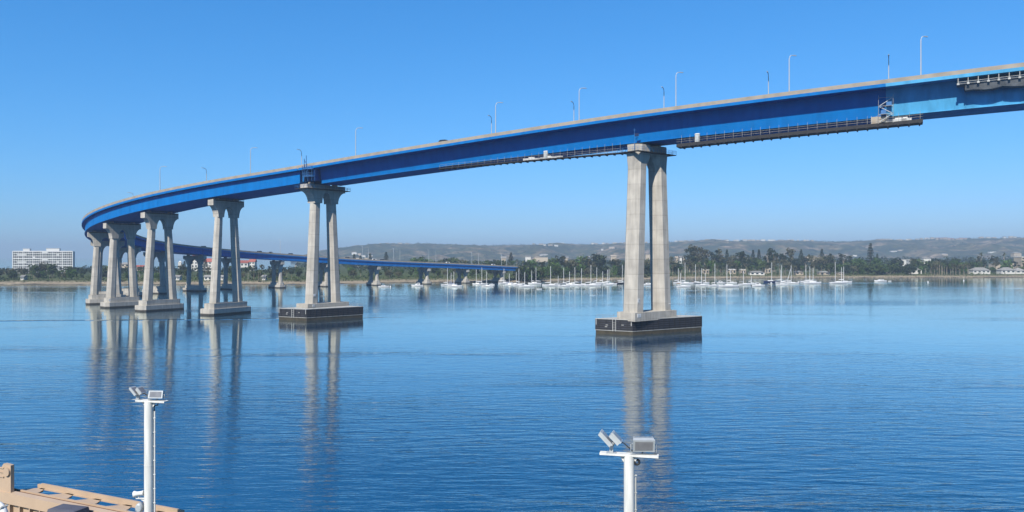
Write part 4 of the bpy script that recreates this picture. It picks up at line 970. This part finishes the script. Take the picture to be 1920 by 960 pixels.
for px, y, wpx, b_, h_, lab in ((1418, 511, 27, 34, 2.8, 'long low white house behind the sailboats'), (1372, 504, 13, 60, 4.5, 'white flat roof between palm trunks, left one'), (1392, 504, 8, 60, 4.5, 'white flat roof between palm trunks, right one'), (1322, 504, 12, 60, 4.5, 'white flat roof near the tall trees right of the pier'), (1438, 501, 10, 62, 5.4, 'white flat roofed house by the navy sailboat'),
                             (1497, 512, 14, 34, 3.0, 'pinkish low house behind the slanted mast'), (1544, 512, 20, 34, 2.6, 'long low beige house left of the last sailboats'), (1575, 513, 10, 34, 2.4, 'small dark roofed hut behind the last sailboats'), (1660, 503, 14, 44, 3.4, 'low house in the trees above the lone motorboat'), (1715, 500, 20, 50, 4.6, 'pale low house left of the palm grove')):
    D = shoreD(px) + b_; house(px, D, back_z(px, b_), wpx * D / F, 7, h_, 'hip' if wpx > 12 else 'flat', 1.4 if wpx > 12 else 0.5, 'wall_white' if 'white low' in lab or 'low white' in lab or 'pale' in lab else 'wall_tan', 'wall_white' if 'white flat roof' in lab else 'roof_grey', lab)
# town roofs and mesa houses far behind
rg = random.Random(21); FARH = []
for px, y, wpx, D, rf in ((1014, 482, 26, 1500, 'flat'), (990, 481, 10, 1500, 'gable'), (1020, 477, 20, 1900, 'hip'), (1062, 483, 6, 1300, 'gable'), (1150, 480, 10, 1500, 'gable'), (1268, 483, 4, 1150, 'gable'), (1275, 482, 4, 1150, 'gable'), (1281, 483, 3, 1150, 'gable'),
                         (1214, 477, 8, 1500, 'flat'), (1519, 480, 18, 1300, 'flat'), (1535, 481, 9, 1300, 'flat'), (1553, 482, 12, 1200, 'hip'), (1579, 477, 20, 1900, 'flat'), (1600, 478, 14, 1900, 'flat'), (1675, 470, 14, 2400, 'flat'), (1693, 468, 25, 2450, 'flat'), (1692, 486, 22, 1150, 'flat'), (1708, 488, 10, 1100, 'flat'), (1735, 484, 14, 1200, 'hip'),
                         (1770, 476, 14, 1900, 'hip'), (1862, 472, 20, 2200, 'flat'), (1905, 474, 14, 1800, 'hip'), (690, 483, 11, 1350, 'flat'), (672, 486, 8, 1200, 'gable'), (1866, 494, 14, 1000, 'flat'), (1893, 493, 30, 1020, 'flat'), (1230, 478, 7, 1400, 'gable'), (944, 483, 9, 1300, 'gable')):
    if D > 1800:
        t = 0.02
        while t < 1.0 and 480 - (hill_at(px, t).z - H) * F / hill_at(px, t).y > y + 2: t += 0.01
        p = hill_at(px, t); D = p.y; zb = p.z - 1; zt = zb + 5
    else: zt = H - (y - 480) * D / F; zb = max(4.5, zt - 9) if px > 980 else 4.5
    e = house(px, D, zb, wpx * D / F * (.8 if D > 1800 else 1), 12, zt - zb - 0.6, rf, 0.6 if rf == 'flat' else 2.5, rg.choice(['wall_tan', 'wall_tan', 'wall_white']), rg.choice(['roof_grey', 'roof_grey', 'wall_tan']), 'x', 'house', 'houses of the town behind the trees', windows=False); FARH.append((px, e, 'pale town house among trees'))
for px0, px1, n, t in ((705, 775, 5, 1.0), (1000, 1060, 5, 1.0), (1105, 1240, 13, 1.0), (1262, 1330, 6, 1.0), (1326, 1530, 22, 0.985), (1640, 1760, 13, 0.98), (1755, 1812, 8, 0.93), (1835, 1915, 6, 0.97), (1020, 1048, 3, 0.72), (660, 700, 4, 0.25), (1080, 1160, 4, .5)):
    for i in range(n):
        px = px0 + (px1 - px0) * (i + rg.random() * .7) / n; p = hill_at(px, t); wd = rg.uniform(8, 22); hh = rg.uniform(5, 8)
        rd = 1755 <= px0 < 1812
        e = house(px, p.y, p.z - 1.5, wd, 10, hh, rg.choice(['hip', 'flat', 'gable']), 1.8, 'wall_tan' if rd or rg.random() < .5 else 'wall_white', 'roof_red' if rd else rg.choice(['wall_white', 'roof_grey', 'wall_tan']), 'x', 'house', 'houses along the hill tops', windows=False)
        FARH.append((px, e, 'red roofed hill crest house' if rd else ('small pale hill crest house' if t > .9 else 'small pale hill slope house')))
for txt in set(f[2] for f in FARH):
    for a, b_, zt_ in ZN:
        ls = sorted([f for f in FARH if f[2] == txt and a <= f[0] < b_], key=lambda f: f[0])
        for i, f in enumerate(ls): f[1]['label'] = '%s %s, %s from left' % (txt, zt_, ordw(i))

# ------------------------------------------------------------------ boats
BOATS = []
def hull_mesh(L, B, fb, m0):
    b = MB(); rings = []; st = [(-0.5, 0.62, 0.0), (-0.3, 0.92, -.02), (-0.05, 1.0, -.03), (0.2, 0.86, 0.0), (0.38, 0.5, 0.08), (0.5, 0.05, 0.16)]
    for t, k, sh in st:
        hw = B / 2 * k; z1 = fb * (1 + sh * 1.6); x = t * L
        rings.append([Vector((x + (0.05 * L if t > 0.45 else 0), y, z)) if z > 0.1 else Vector((x * 0.97, y, z)) for y, z in ((-hw, z1), (-hw * .98, fb * .5), (-hw * .72, -0.25), (0, -0.5), (hw * .72, -0.25), (hw * .98, fb * .5), (hw, z1))])
    b.loft(rings, 0, True); return b
def sailboat(px, y, Lpx, mast_px, ytop, hullm='whitebright', cover='whitebright', rot=0.0, lean=0.0, two=None, cabin_=True):
    D = F * H / (y - 480); L = Lpx * D / F; B = L * 0.3; fb = max(0.75, L * 0.10)
    e = empty('sailboat', (XD(px, D), D, 0), R(rot)); BOATS.append((px, e, 'sailboat', hullm, (y - ytop) * D / F, cover, two, lean))
    hull_mesh(L, B, fb, hullm).build('hull', M[hullm], e)
    b = MB(); b.loft([[Vector((x, yy * w_, fb + z * L * 0.045)) for yy, z in ((-1, 0), (1, 0), (.8, 1), (-.8, 1))] for x, w_ in ((-0.16 * L, B * .32), (0.1 * L, B * .3), (0.22 * L, B * .16))]); b.build('cabin', M['whitebright'], e)
    b = MB(); b.box((-0.28 * L, 0, fb + 0.14), (0.2 * L, B * .6, 0.16)); b.build('cockpit', M['teak'] if hullm != 'whitebright' else M['hullgrey'], e)
    for k, (mp, yt) in enumerate([(mast_px, ytop)] + ([two] if two else [])):
        mx = (mp - px) * D / F / max(0.5, math.cos(R(rot))); hm_ = (y - yt) * D / F
        b = MB(); b.tube([(mx, 0, fb), (mx + math.tan(R(lean)) * hm_, 0, hm_)], [0.21, 0.15], 6); b.tube([(mx, -0.9, hm_ * .62), (mx, 0.9, hm_ * .62)], 0.05, 4); b.build('mast', M['whitebright'], e)
        bl = min(L * .38, 4.5) * (1 if k == 0 else .6)
        b = MB(); b.tube([(mx - 0.1, 0, fb + 1.25), (mx - bl, 0, fb + 1.2)], 0.08, 5); boom = b.build('boom', M['white'], e)
        b = MB(); b.tube([(mx - 0.25, 0, fb + 1.62), (mx - bl * .5, 0, fb + 1.52), (mx - bl * .95, 0, fb + 1.42)], [0.3, 0.24, 0.1], 6); b.build('sail_cover', M[cover], boom)
        if k == 0:
            b = MB(); b.tube([(mx, 0, hm_ - .3), (0.5 * L, 0, fb * 1.3)], 0.03, 4); b.tube([(mx, 0, hm_ - .3), (-0.49 * L, 0, fb)], 0.025, 4); b.build('stays', M['steel'], e)
def motorboat(px, y, Lpx, hullm='whitebright', cab=1.0, rot=0.0):
    D = F * H / (y - 480); L = Lpx * D / F; B = L * 0.33; fb = max(0.5, L * 0.11)
    e = empty('motorboat', (XD(px, D), D, 0), R(rot)); BOATS.append((px, e, 'motorboat', hullm, 0, '', None, cab))
    hull_mesh(L, B, fb, hullm).build('hull', M[hullm], e)
    if cab:
        ch = cab * L * 0.13
        b = MB(); b.loft([[Vector((x, yy * B * .36, z)) for yy, z in ((-1, fb), (1, fb), (.85, fb + zz), (-.85, fb + zz))] for x, zz in ((-0.22 * L, ch), (0.08 * L, ch), (0.24 * L, ch * .3))]); cb = b.build('cabin', M['whitebright'], e)
        b = MB()
        for sg in (-1, 1): b.box((-0.05 * L, sg * B * .345, fb + ch * .62), (0.22 * L, 0.08, ch * .34))
        b.build('window', M['glass'], cb)
        if cab > 1: b = MB(); b.box((-0.08 * L, 0, fb + ch + 0.5), (0.2 * L, B * .5, 0.12)); [b.tube([(x * L, s_ * B * .2, fb + ch), (x * L, s_ * B * .2, fb + ch + .5)], .05, 4) for x in (-.16, 0) for s_ in (-1, 1)]; b.build('canopy', M['whitebright'], e)
    b = MB(); b.box((-0.53 * L, 0, fb * .7), (0.05 * L, B * .2, fb)); b.build('outboard', M['darkmetal'], e)
motorboat(719, 538.2, 19, cab=0.5, rot=4); motorboat(783, 536.6, 21, cab=1.1, rot=185)
sailboat(837, 535.2, 20, 839, 502.5, rot=8); sailboat(852, 537.8, 26, 851, 509, cover='blue_canvas', rot=-5); sailboat(849, 534.2, 14, 846, 511, cover='blue_canvas', rot=12)
sailboat(895, 533.2, 17, 896, 505, rot=175); sailboat(905, 533.8, 19, 903.5, 501.5, rot=8); sailboat(914, 537.6, 21, 912.5, 509, 'whitebright', 'hullgrey', rot=-4); motorboat(922, 534, 10, cab=0.8)
sailboat(947, 532.4, 26, 945, 504, rot=5); sailboat(956, 534.6, 18, 955, 513, rot=-10, cover='blue_canvas'); sailboat(966, 533.6, 18, 965, 510, rot=176); sailboat(974, 536.2, 24, 973, 504, 'whitebright', 'hulldark', rot=6); sailboat(987, 538.3, 28, 984, 510, rot=3, lean=0)
sailboat(1003, 532.8, 24, 1002, 501, 'whitebright', 'whitebright', rot=182, two=(1006, 507)); motorboat(1011, 542.4, 10, cab=0, rot=10)
sailboat(1034, 536.4, 30, 1032.5, 499, rot=2); sailboat(1057, 537.4, 22, 1046.5, 517, rot=4); sailboat(1058, 532.4, 20, 1057, 502, 'hullgrey', 'hulldark', rot=9); sailboat(1069, 533.4, 16, 1068, 509, rot=-6)
sailboat(1073, 534.8, 22, 1070.5, 501, rot=184); sailboat(1081, 536.0, 22, 1078, 505, rot=-3); sailboat(1093, 535.2, 24, 1090.5, 503, 'whitebright', 'blue_canvas', rot=3); sailboat(1110, 536.2, 30, 1108, 497, rot=-4); sailboat(1120, 532.4, 20, 1119, 501, rot=7)
sailboat(1131, 531.0, 16, 1130, 508.6, rot=-8); sailboat(1140, 534.6, 18, 1139, 505.5, rot=10); sailboat(1146, 533.4, 20, 1142, 504, rot=-6); sailboat(1163, 532.0, 26, 1167, 496, 'hulldark', 'whitebright', rot=5)
motorboat(1216, 534.8, 24, cab=0.6); sailboat(1273, 531.2, 22, 1272, 503, rot=5); sailboat(1281, 538.4, 26, 1276, 512, 'whitebright', 'teak', rot=3, lean=0); sailboat(1286, 532.6, 26, 1284.5, 492, rot=-6)
sailboat(1305, 531.4, 24, 1304, 495, 'hullgrey', 'hulldark', rot=4); sailboat(1317, 535.8, 24, 1315.5, 503, rot=-3); sailboat(1323, 531.2, 14, 1322.5, 512, rot=8); sailboat(1338, 536.4, 22, 1340.5, 494, rot=3); motorboat(1351, 531.2, 16, cab=1.2, rot=8)
sailboat(1365, 538.4, 38, 1363, 496, 'whitebright', 'hullgrey', rot=2); sailboat(1372, 531.0, 18, 1370, 506, rot=-7); sailboat(1396, 534.4, 24, 1394, 508, 'whitebright', 'hullgrey', rot=5); sailboat(1410, 532.6, 16, 1409, 518, rot=-4); motorboat(1421, 537.0, 24, cab=1.3, rot=4)
sailboat(1445, 529.4, 26, 1444, 492, 'navy', 'hulldark', rot=184); sailboat(1467, 530.8, 26, 1465.5, 497, rot=5); sailboat(1466, 534.6, 22, 1464, 506, 'whitebright', 'hulldark', rot=-3); sailboat(1480, 531.0, 20, 1476, 504, rot=6, lean=14); sailboat(1486, 532.0, 22, 1483.5, 497, rot=-5)
sailboat(1515, 529.8, 30, 1511, 496, 'whitebright', 'hulldark', rot=4); sailboat(1522, 532.2, 32, 1518.5, 500, rot=-2, two=(1524.5, 503)); sailboat(1571, 531.8, 32, 1566, 491, 'whitebright', 'navy', rot=3); sailboat(1584, 530.0, 24, 1582, 499.5, rot=-6, two=(1578, 501))
motorboat(1651, 528.0, 22, cab=0.6, rot=182); motorboat(1668, 527.4, 6, cab=0)
HN = {'whitebright': 'white', 'navy': 'navy blue', 'hullgrey': 'grey', 'hulldark': 'dark'}
CN = {'whitebright': 'white sail cover', 'blue_canvas': 'blue sail cover', 'hullgrey': 'grey sail cover', 'hulldark': 'dark sail cover', 'teak': 'brown sail cover', 'navy': 'navy sail cover'}
BZ = [(0, 1000, 'near the end of the low bridge'), (1000, 1180, 'left of the nearest pier'), (1180, 1270, 'seen through the nearest pier'), (1270, 1460, 'right of the nearest pier'), (1460, 1600, 'in the right hand cluster'), (1600, 2000, 'alone by the right bank')]
seen = {}
for px, e, kd, hmn, mh, cv, two, lean in sorted(BOATS, key=lambda t: t[0]):
    z = [t for a, b_, t in BZ if a <= px < b_][0]
    if kd == 'sailboat': key = '%s %ssailboat, %s, %s' % (HN[hmn], 'tall ' if mh > 15 else ('small ' if mh < 10 else ''), 'two masts' if two else CN[cv], z)
    else: key = '%s %s %s' % (HN[hmn], 'open dinghy' if not lean else ('cabin motorboat' if lean > .9 else 'low motorboat'), z)
    seen.setdefault(key, []).append((px, e, kd))
for key, ls in seen.items():
    for i, (px, e, kd) in enumerate(ls):
        tag(e, key if len(ls) == 1 else key + ', %s from left' % ordw(i), kd, 'boats moored off the far shore')
for i, (px, y, lab) in enumerate(((1018, 535.4, 'white mooring buoy beside the two-masted boat'), (1740, 529.6, 'white mooring buoy left of the palm grove'), (1807, 526.6, 'tall white mooring buoy below the palm grove'), (732, 538.5, 'tiny white buoy right of the low motorboat'), (1446, 531.5, 'white buoy by the navy sailboat'), (1497, 529.5, 'white buoy right of the slanted mast'))):
    D = F * H / (y - 480); e = empty('mooring_buoy', (XD(px, D), D, 0), 0, lab, 'buoy', 'mooring buoys')
    b = MB(); b.loft([[Vector((r * math.cos(t), r * math.sin(t), z)) for t in (6.283 * k / 10 for k in range(10))] for r, z in ((.3, -.3), (.55, .1), (.55, .5), (.3, .85), (.12, 1.0))], smooth=True); b.build('float', M['whitebright'], e)
    b = MB(); b.tube([(0, 0, .95), (0, 0, 1.5 if i != 2 else 2.2)], 0.1, 6); b.build('post', M['whitebright'], e)

# ------------------------------------------------------------------ foreground: ship deck, floodlight masts, davit beam
b = MB(); b.box((0, 6, 4.4), (60, 44, 0.8)); b.box((0, 6, 1.5), (59.4, 43.4, 5)); tag(b.build('ship_deck', M['deckpaint']), 'deck of the vessel the photograph was taken from', 'deck', kind='structure')
def flood(parent, T, w_, h_, d, fins=True):
    """floodlight: housing with rear fins; front glass faces local -Y"""
    b = MB(); b.box(None, (w_, d, h_), M=T); 
    b.box(None, (w_ * 1.06, d * .35, h_ * 1.08), M=T @ Matrix.Translation((0, -d * .33, 0)))
    if fins:
        k = int(w_ / 0.032)
        for i in range(k + 1): b.box(None, (0.008, d * .9, h_ * 0.9), M=T @ Matrix.Translation((-w_ / 2 * .94 + i * w_ * .94 / k, d * .75, 0)))
    f = b.build('floodlight', M['alu'], parent)
    b = MB(); b.box(None, (w_ * .86, 0.012, h_ * .78), M=T @ Matrix.Translation((0, -d * .51, 0))); b.build('glass', M['lens'], f)
    return f
def flood_mast(px, ytop, D, r, label, extra):
    zt = H - (ytop - 480) * D / F; x = XD(px, D); u = D / F
    e = empty('floodlight_mast', (x, D, 4.8), 0, label, 'floodlight mast', 'floodlight masts'); hh = zt - 4.8
    b = MB(); b.tube([(0, 0, 0), (0, 0, hh)], r, 28); b.loft([[Vector((a * math.cos(t), a * math.sin(t), z)) for t in (6.283 * k / 24 for k in range(24))] for a, z in ((r * 1.8, 0), (r * 1.8, .04))])
    if extra: zz = H - (873 - 480) * D / F - 4.8; b.tube([(0, 0, zz), (0, 0, zz + 0.03)], r * 1.03, 28)
    b.build('pole', M['mastpaint'], e)
    # crossarm plate, running slightly towards the camera at its right end
    ax = R(-14); Tp = Matrix.Translation((0, 0, hh + 0.02)) @ Matrix.Rotation(ax, 4, 'Z')
    L = 106 * u / math.cos(ax) if not extra else 56 * u * 1.12; c0 = 6 * u if extra else 0.0
    b = MB(); b.box(None, (L, 0.17, 0.02), M=Tp @ Matrix.Translation((c0, 0, 0)))
    b.box(None, (L, 0.018, 0.05), M=Tp @ Matrix.Translation((c0, -0.09, -0.012))); b.box(None, (L, 0.018, 0.05), M=Tp @ Matrix.Translation((c0, 0.09, -0.012)))
    for sg in (-1, 1): b.add([Tp @ Vector(v) for v in ((sg * r, -.012, -.035), (sg * (r + .12), -.012, -.035), (sg * r, -.012, -.2), (sg * r, .012, -.035), (sg * (r + .12), .012, -.035), (sg * r, .012, -.2))], [(0, 1, 2), (5, 4, 3), (0, 3, 4, 1), (1, 4, 5, 2), (2, 5, 3, 0)])
    b.build('crossarm', M['mastpaint'], e)
    k = 1.0 if not extra else 0.72
    # pair of floodlights back to back on a short post (left)
    lx = (-33 if not extra else -24) * u
    b = MB(); b.box(None, (0.09, 0.07, 0.24 * k), M=Tp @ Matrix.Translation((lx, 0, 0.14 * k))); b.box(None, (0.24, 0.2, 0.012), M=Tp @ Matrix.Translation((lx, 0, 0.017))); b.build('bracket_post', M['alu'], e)
    s45 = Matrix.Rotation(R(-48), 4, 'Y')
    for (ox, oz, ww, hh_, rot_) in ((-0.135, 0.36, 0.13, 0.40, -44), (0.10, 0.37, 0.17, 0.30, -44)):
        T_ = Tp @ Matrix.Translation((lx + ox * k, (-0.02 if ox < 0 else 0.03), oz * k)) @ Matrix.Rotation(R(rot_), 4, 'Y') @ Matrix.Rotation(R(90), 4, 'Z')
        f = flood(e, T_, 0.30 * k, hh_ * k, ww * k * 0.8, False)
    b = MB(); b.tube([Tp @ Vector(v) for v in ((lx - .02, 0, .2 * k), (lx - .1 * k, 0, .3 * k))], 0.045 * k, 8); b.tube([Tp @ Vector(v) for v in ((lx + .02, 0, .2 * k), (lx + .08 * k, 0, .3 * k))], 0.045 * k, 8); b.build('bracket', M['alu'], e)
    # floodlight facing the viewer (right)
    rx = (27 if not extra else 17) * u; zc = 0.26 * k
    T_ = Tp @ Matrix.Translation((rx, -0.02, zc)) @ Matrix.Rotation(R(12), 4, 'Z') @ Matrix.Rotation(R(16 if not extra else -14), 4, 'X')
    flood(e, T_, 0.50 * k * (1.0 if not extra else 1.12), 0.29 * k, 0.15 * k)
    b = MB(); Tb = Tp @ Matrix.Translation((rx, -0.02, 0)) @ Matrix.Rotation(R(12), 4, 'Z'); hw = 0.31 * k * (1.0 if not extra else 1.1)
    b.tube([Tb @ Vector(v) for v in ((-hw + .04, 0, zc + .03), (-hw, 0, zc), (-hw, 0, 0.03), (hw, 0, 0.03), (hw, 0, zc), (hw - .04, 0, zc + .03))], 0.013, 6); b.build('yoke', M['alu'], e)
    b = MB(); b.tube([Tp @ Vector(v) for v in ((lx + .14 * k, .03, .3 * k), (lx + .3 * k, .02, .26 * k), (rx - .25 * k, .03, .06))], 0.014, 6)
    b.tube([Tp @ Vector(v) for v in ((rx + .05, .02, .16 * k), (rx - .03, .05, .05), (rx - .05, .06, 0.0))], 0.014, 6)
    if extra: b.tube([(r + .02, 0.0, hh - .02), (r + .14, 0.0, hh - .06), (r + .12, 0.0, hh - .12), (r + .03, 0, hh - .14), (r + .025, 0, hh - .3)], 0.018, 6)
    else:
        b.torus((r + .06, -0.02, hh - 0.17), 0.06, 0.028)
    b.build('cable', M['rubber'], e)
    b = MB(); cx = r + 0.035
    b.tube([(cx, 0.0, 0.2), (cx, 0.0, hh - (0.3 if extra else 0.55))], 0.022, 8)
    z = hh - 0.5
    while z > 2: b.box((cx - .01, 0, z), (0.075, 0.06, 0.022)); z -= 0.42
    b.build('conduit', M['white' if extra else 'palegrey'], e)
    if extra:                                                       # loudhailer and round lamp lower on the pole
        zz = H - (934 - 480) * D / F - 4.8
        b = MB(); b.box((-r - .11, -0.02, zz), (0.26, 0.05, 0.025)); b.add([(-r + .01, -.02, zz - .01), (-r - .16, -.02, zz - .01), (-r + .01, -.02, zz - .11)], [(0, 1, 2)]); b.tube([(-r - .16, -.02, zz), (-r - .16, -.02, zz + .09)], .015, 6); b.build('bracket', M['white'], e)
        b = MB(); T_ = Matrix.Translation((-r - .16, -.02, zz + .14)) @ Matrix.Rotation(R(-8), 4, 'Y')
        b.loft([[T_ @ Vector((xx, a * math.cos(t), a * math.sin(t))) for t in (6.283 * q / 18 for q in range(18))] for xx, a in ((-.145, .095), (-.13, .1), (-.05, .07), (.07, .065), (.135, .08), (.145, .075))], smooth=True); b.build('loudhailer', M['white'], e)
        zz = H - (951 - 480) * D / F - 4.8
        b = MB(); b.loft([[Vector((-r - .12 + .0, yy, zz)) + Vector((a * math.cos(t), 0, a * 1.5 * math.sin(t))) for t in (6.283 * q / 18 for q in range(18))] for yy, a in ((-.14, .06), (-.13, .1), (.05, .1), (.06, .08))], smooth=True); b.box((-r - .03, 0, zz - .02), (.12, .05, .06)); b.build('round_lamp', M['alu'], e)
flood_mast(279.5, 752, 23.0, 0.135, 'white floodlight mast with loudhailer beside the tan davit beam', True)
flood_mast(1179.5, 853, 19.0, 0.128, 'white floodlight mast at the bottom right, nearest the camera', False)

# tan davit beam, lower left
A = P(30, 919, 26.4); B_ = P(300, 968, 23.72); ang = math.atan2(B_.y - A.y, B_.x - A.x) - R(1.3)
e = empty('davit_beam', (A.x, A.y, 0), ang, 'tan steel davit beam with outrigger rail at the lower left', 'davit'); z0 = A.z
Lb = 6.9
b = MB()
prof = [(-0.34, -0.36), (-0.34, -0.0), (-0.12, 0.02), (-0.12, -0.05), (0.04, -0.05), (0.04, 0.02), (0.09, 0.02), (0.09, -0.95), (-0.22, -0.95), (-0.22, -0.36)]
b.loft([[Vector((x, y, z0 + z)) for y, z in prof] for x in (-2.2, Lb)])
k = -1.9
while k < Lb: b.box((k, -0.28, z0 - 0.62), (0.05, 0.12, 0.5)); k += 0.52
b.box((Lb / 2 - 1.1, -0.3, z0 - 0.9), (Lb + 2.2, 0.16, 0.07))
b.build('beam', M['tan'], e)
b = MB(); b.box((Lb / 2 - .4, -0.02, z0 - 0.035), (Lb + .8, 0.03, 0.03)); b.box((Lb / 2 - .4, -0.09, z0 - 0.04), (Lb + .8, 0.025, 0.02)); b.box((Lb / 2 - .4, 0.02, z0 - 0.04), (Lb + .8, 0.02, 0.02)); b.build('cable_track', M['brown'], e)
b = MB(); b.box((3.75, 0.66, z0 + 0.02), (6.75, 0.07, 0.17)); b.box((0.36, 0.66, z0 + 0.0), (0.34, 0.07, 0.12)); b.box((3.75, 0.62, z0 - 0.055), (6.7, 0.16, 0.02)); b.build('outrigger_rail', M['tan'], e)
for k in (0.45, 1.93, 3.3, 4.75, 6.2):
    b = MB(); b.prism([(k - 0.75, 0.09), (k + 0.32, 0.09), (k + 0.34, 0.30), (k + 0.16, 0.62), (k - 0.12, 0.62)], z0 - 0.07, z0 - 0.045)
    b.box((k + .05, 0.36, z0 - 0.12), (0.03, 0.5, 0.1)); b.build('gusset', M['tan'], e)
b = MB(); poly = [(-1.5, -1.0), (0.16, -1.0), (0.16, 0.93), (-0.22, 0.95), (-0.35, 0.80), (-1.5, 0.55)]
b.extr([(x, z0 + z) for x, z in poly], Matrix.Translation((0, -0.22, 0)), 0.12)
for z in (0.80, 0.66, 0.5): b.box((-0.30, -0.29, z0 + z), (0.24, 0.05, 0.035), 0, 0)
b.build('end_post', M['tan'], e)
b = MB(); b.loft([[Vector((-0.005 + 0.155 * math.cos(t), y, z0 + 0.70 + 0.145 * math.sin(t))) for t in (6.283 * q / 28 for q in range(28))] for y in (-0.27, -0.34)]); b.build('boss', M['tan'], e)
b = MB()
for k in (-1.2, 3.0, 6.5): b.box((k, -0.06, (z0 - 0.95 + 4.8) / 2), (0.3, 0.22, z0 - 0.95 - 4.8))
b.build('support_leg', M['tan'], e)
c = P(-7, 968, 24.6); e = empty('ring_buoy', (c.x, c.y, c.z - 0.5), 0, 'white ring buoy at the bottom left corner', 'ring buoy')
b = MB(); b.torus((0, 0, 0.5), 0.40, 0.105, Matrix.Rotation(R(-20), 4, 'Z')); b.build('ring', M['whitebright'], e)
b = MB()
for k in range(4):
    t = R(45 + 90 * k); T_ = Matrix.Translation((0, 0, .5)) @ Matrix.Rotation(R(-20), 4, 'Z') @ Matrix.Rotation(-t, 4, 'Y'); b.box(None, (0.235, 0.235, 0.05), M=T_ @ Matrix.Translation((0.40, 0, 0)))
b.box((0.0, 0.12, -0.4), (0.08, 0.05, 1.8)); b.build('strap', M['palegrey'], e)
c = P(128, 951, 24.0); e = empty('equipment_box', (c.x, c.y, 4.8), ang + R(8), 'dark grey canvas covered box in front of the davit beam', 'covered box'); hh = c.z - 4.8
b = MB(); b.loft([[Vector((x, y, z)) for x, y in ((-k, -d), (k, -d), (k, d), (-k, d))] for k, d, z in ((0.52, 0.3, 0), (0.52, 0.3, hh - 0.12), (0.5, 0.28, hh - 0.02), (0.42, 0.2, hh))]); b.build('cover', M['cover'], e)
b = MB(); b.box((0, 0, hh * .5), (1.06, 0.62, 0.05)); b.build('lashing', M['rubber'], e)
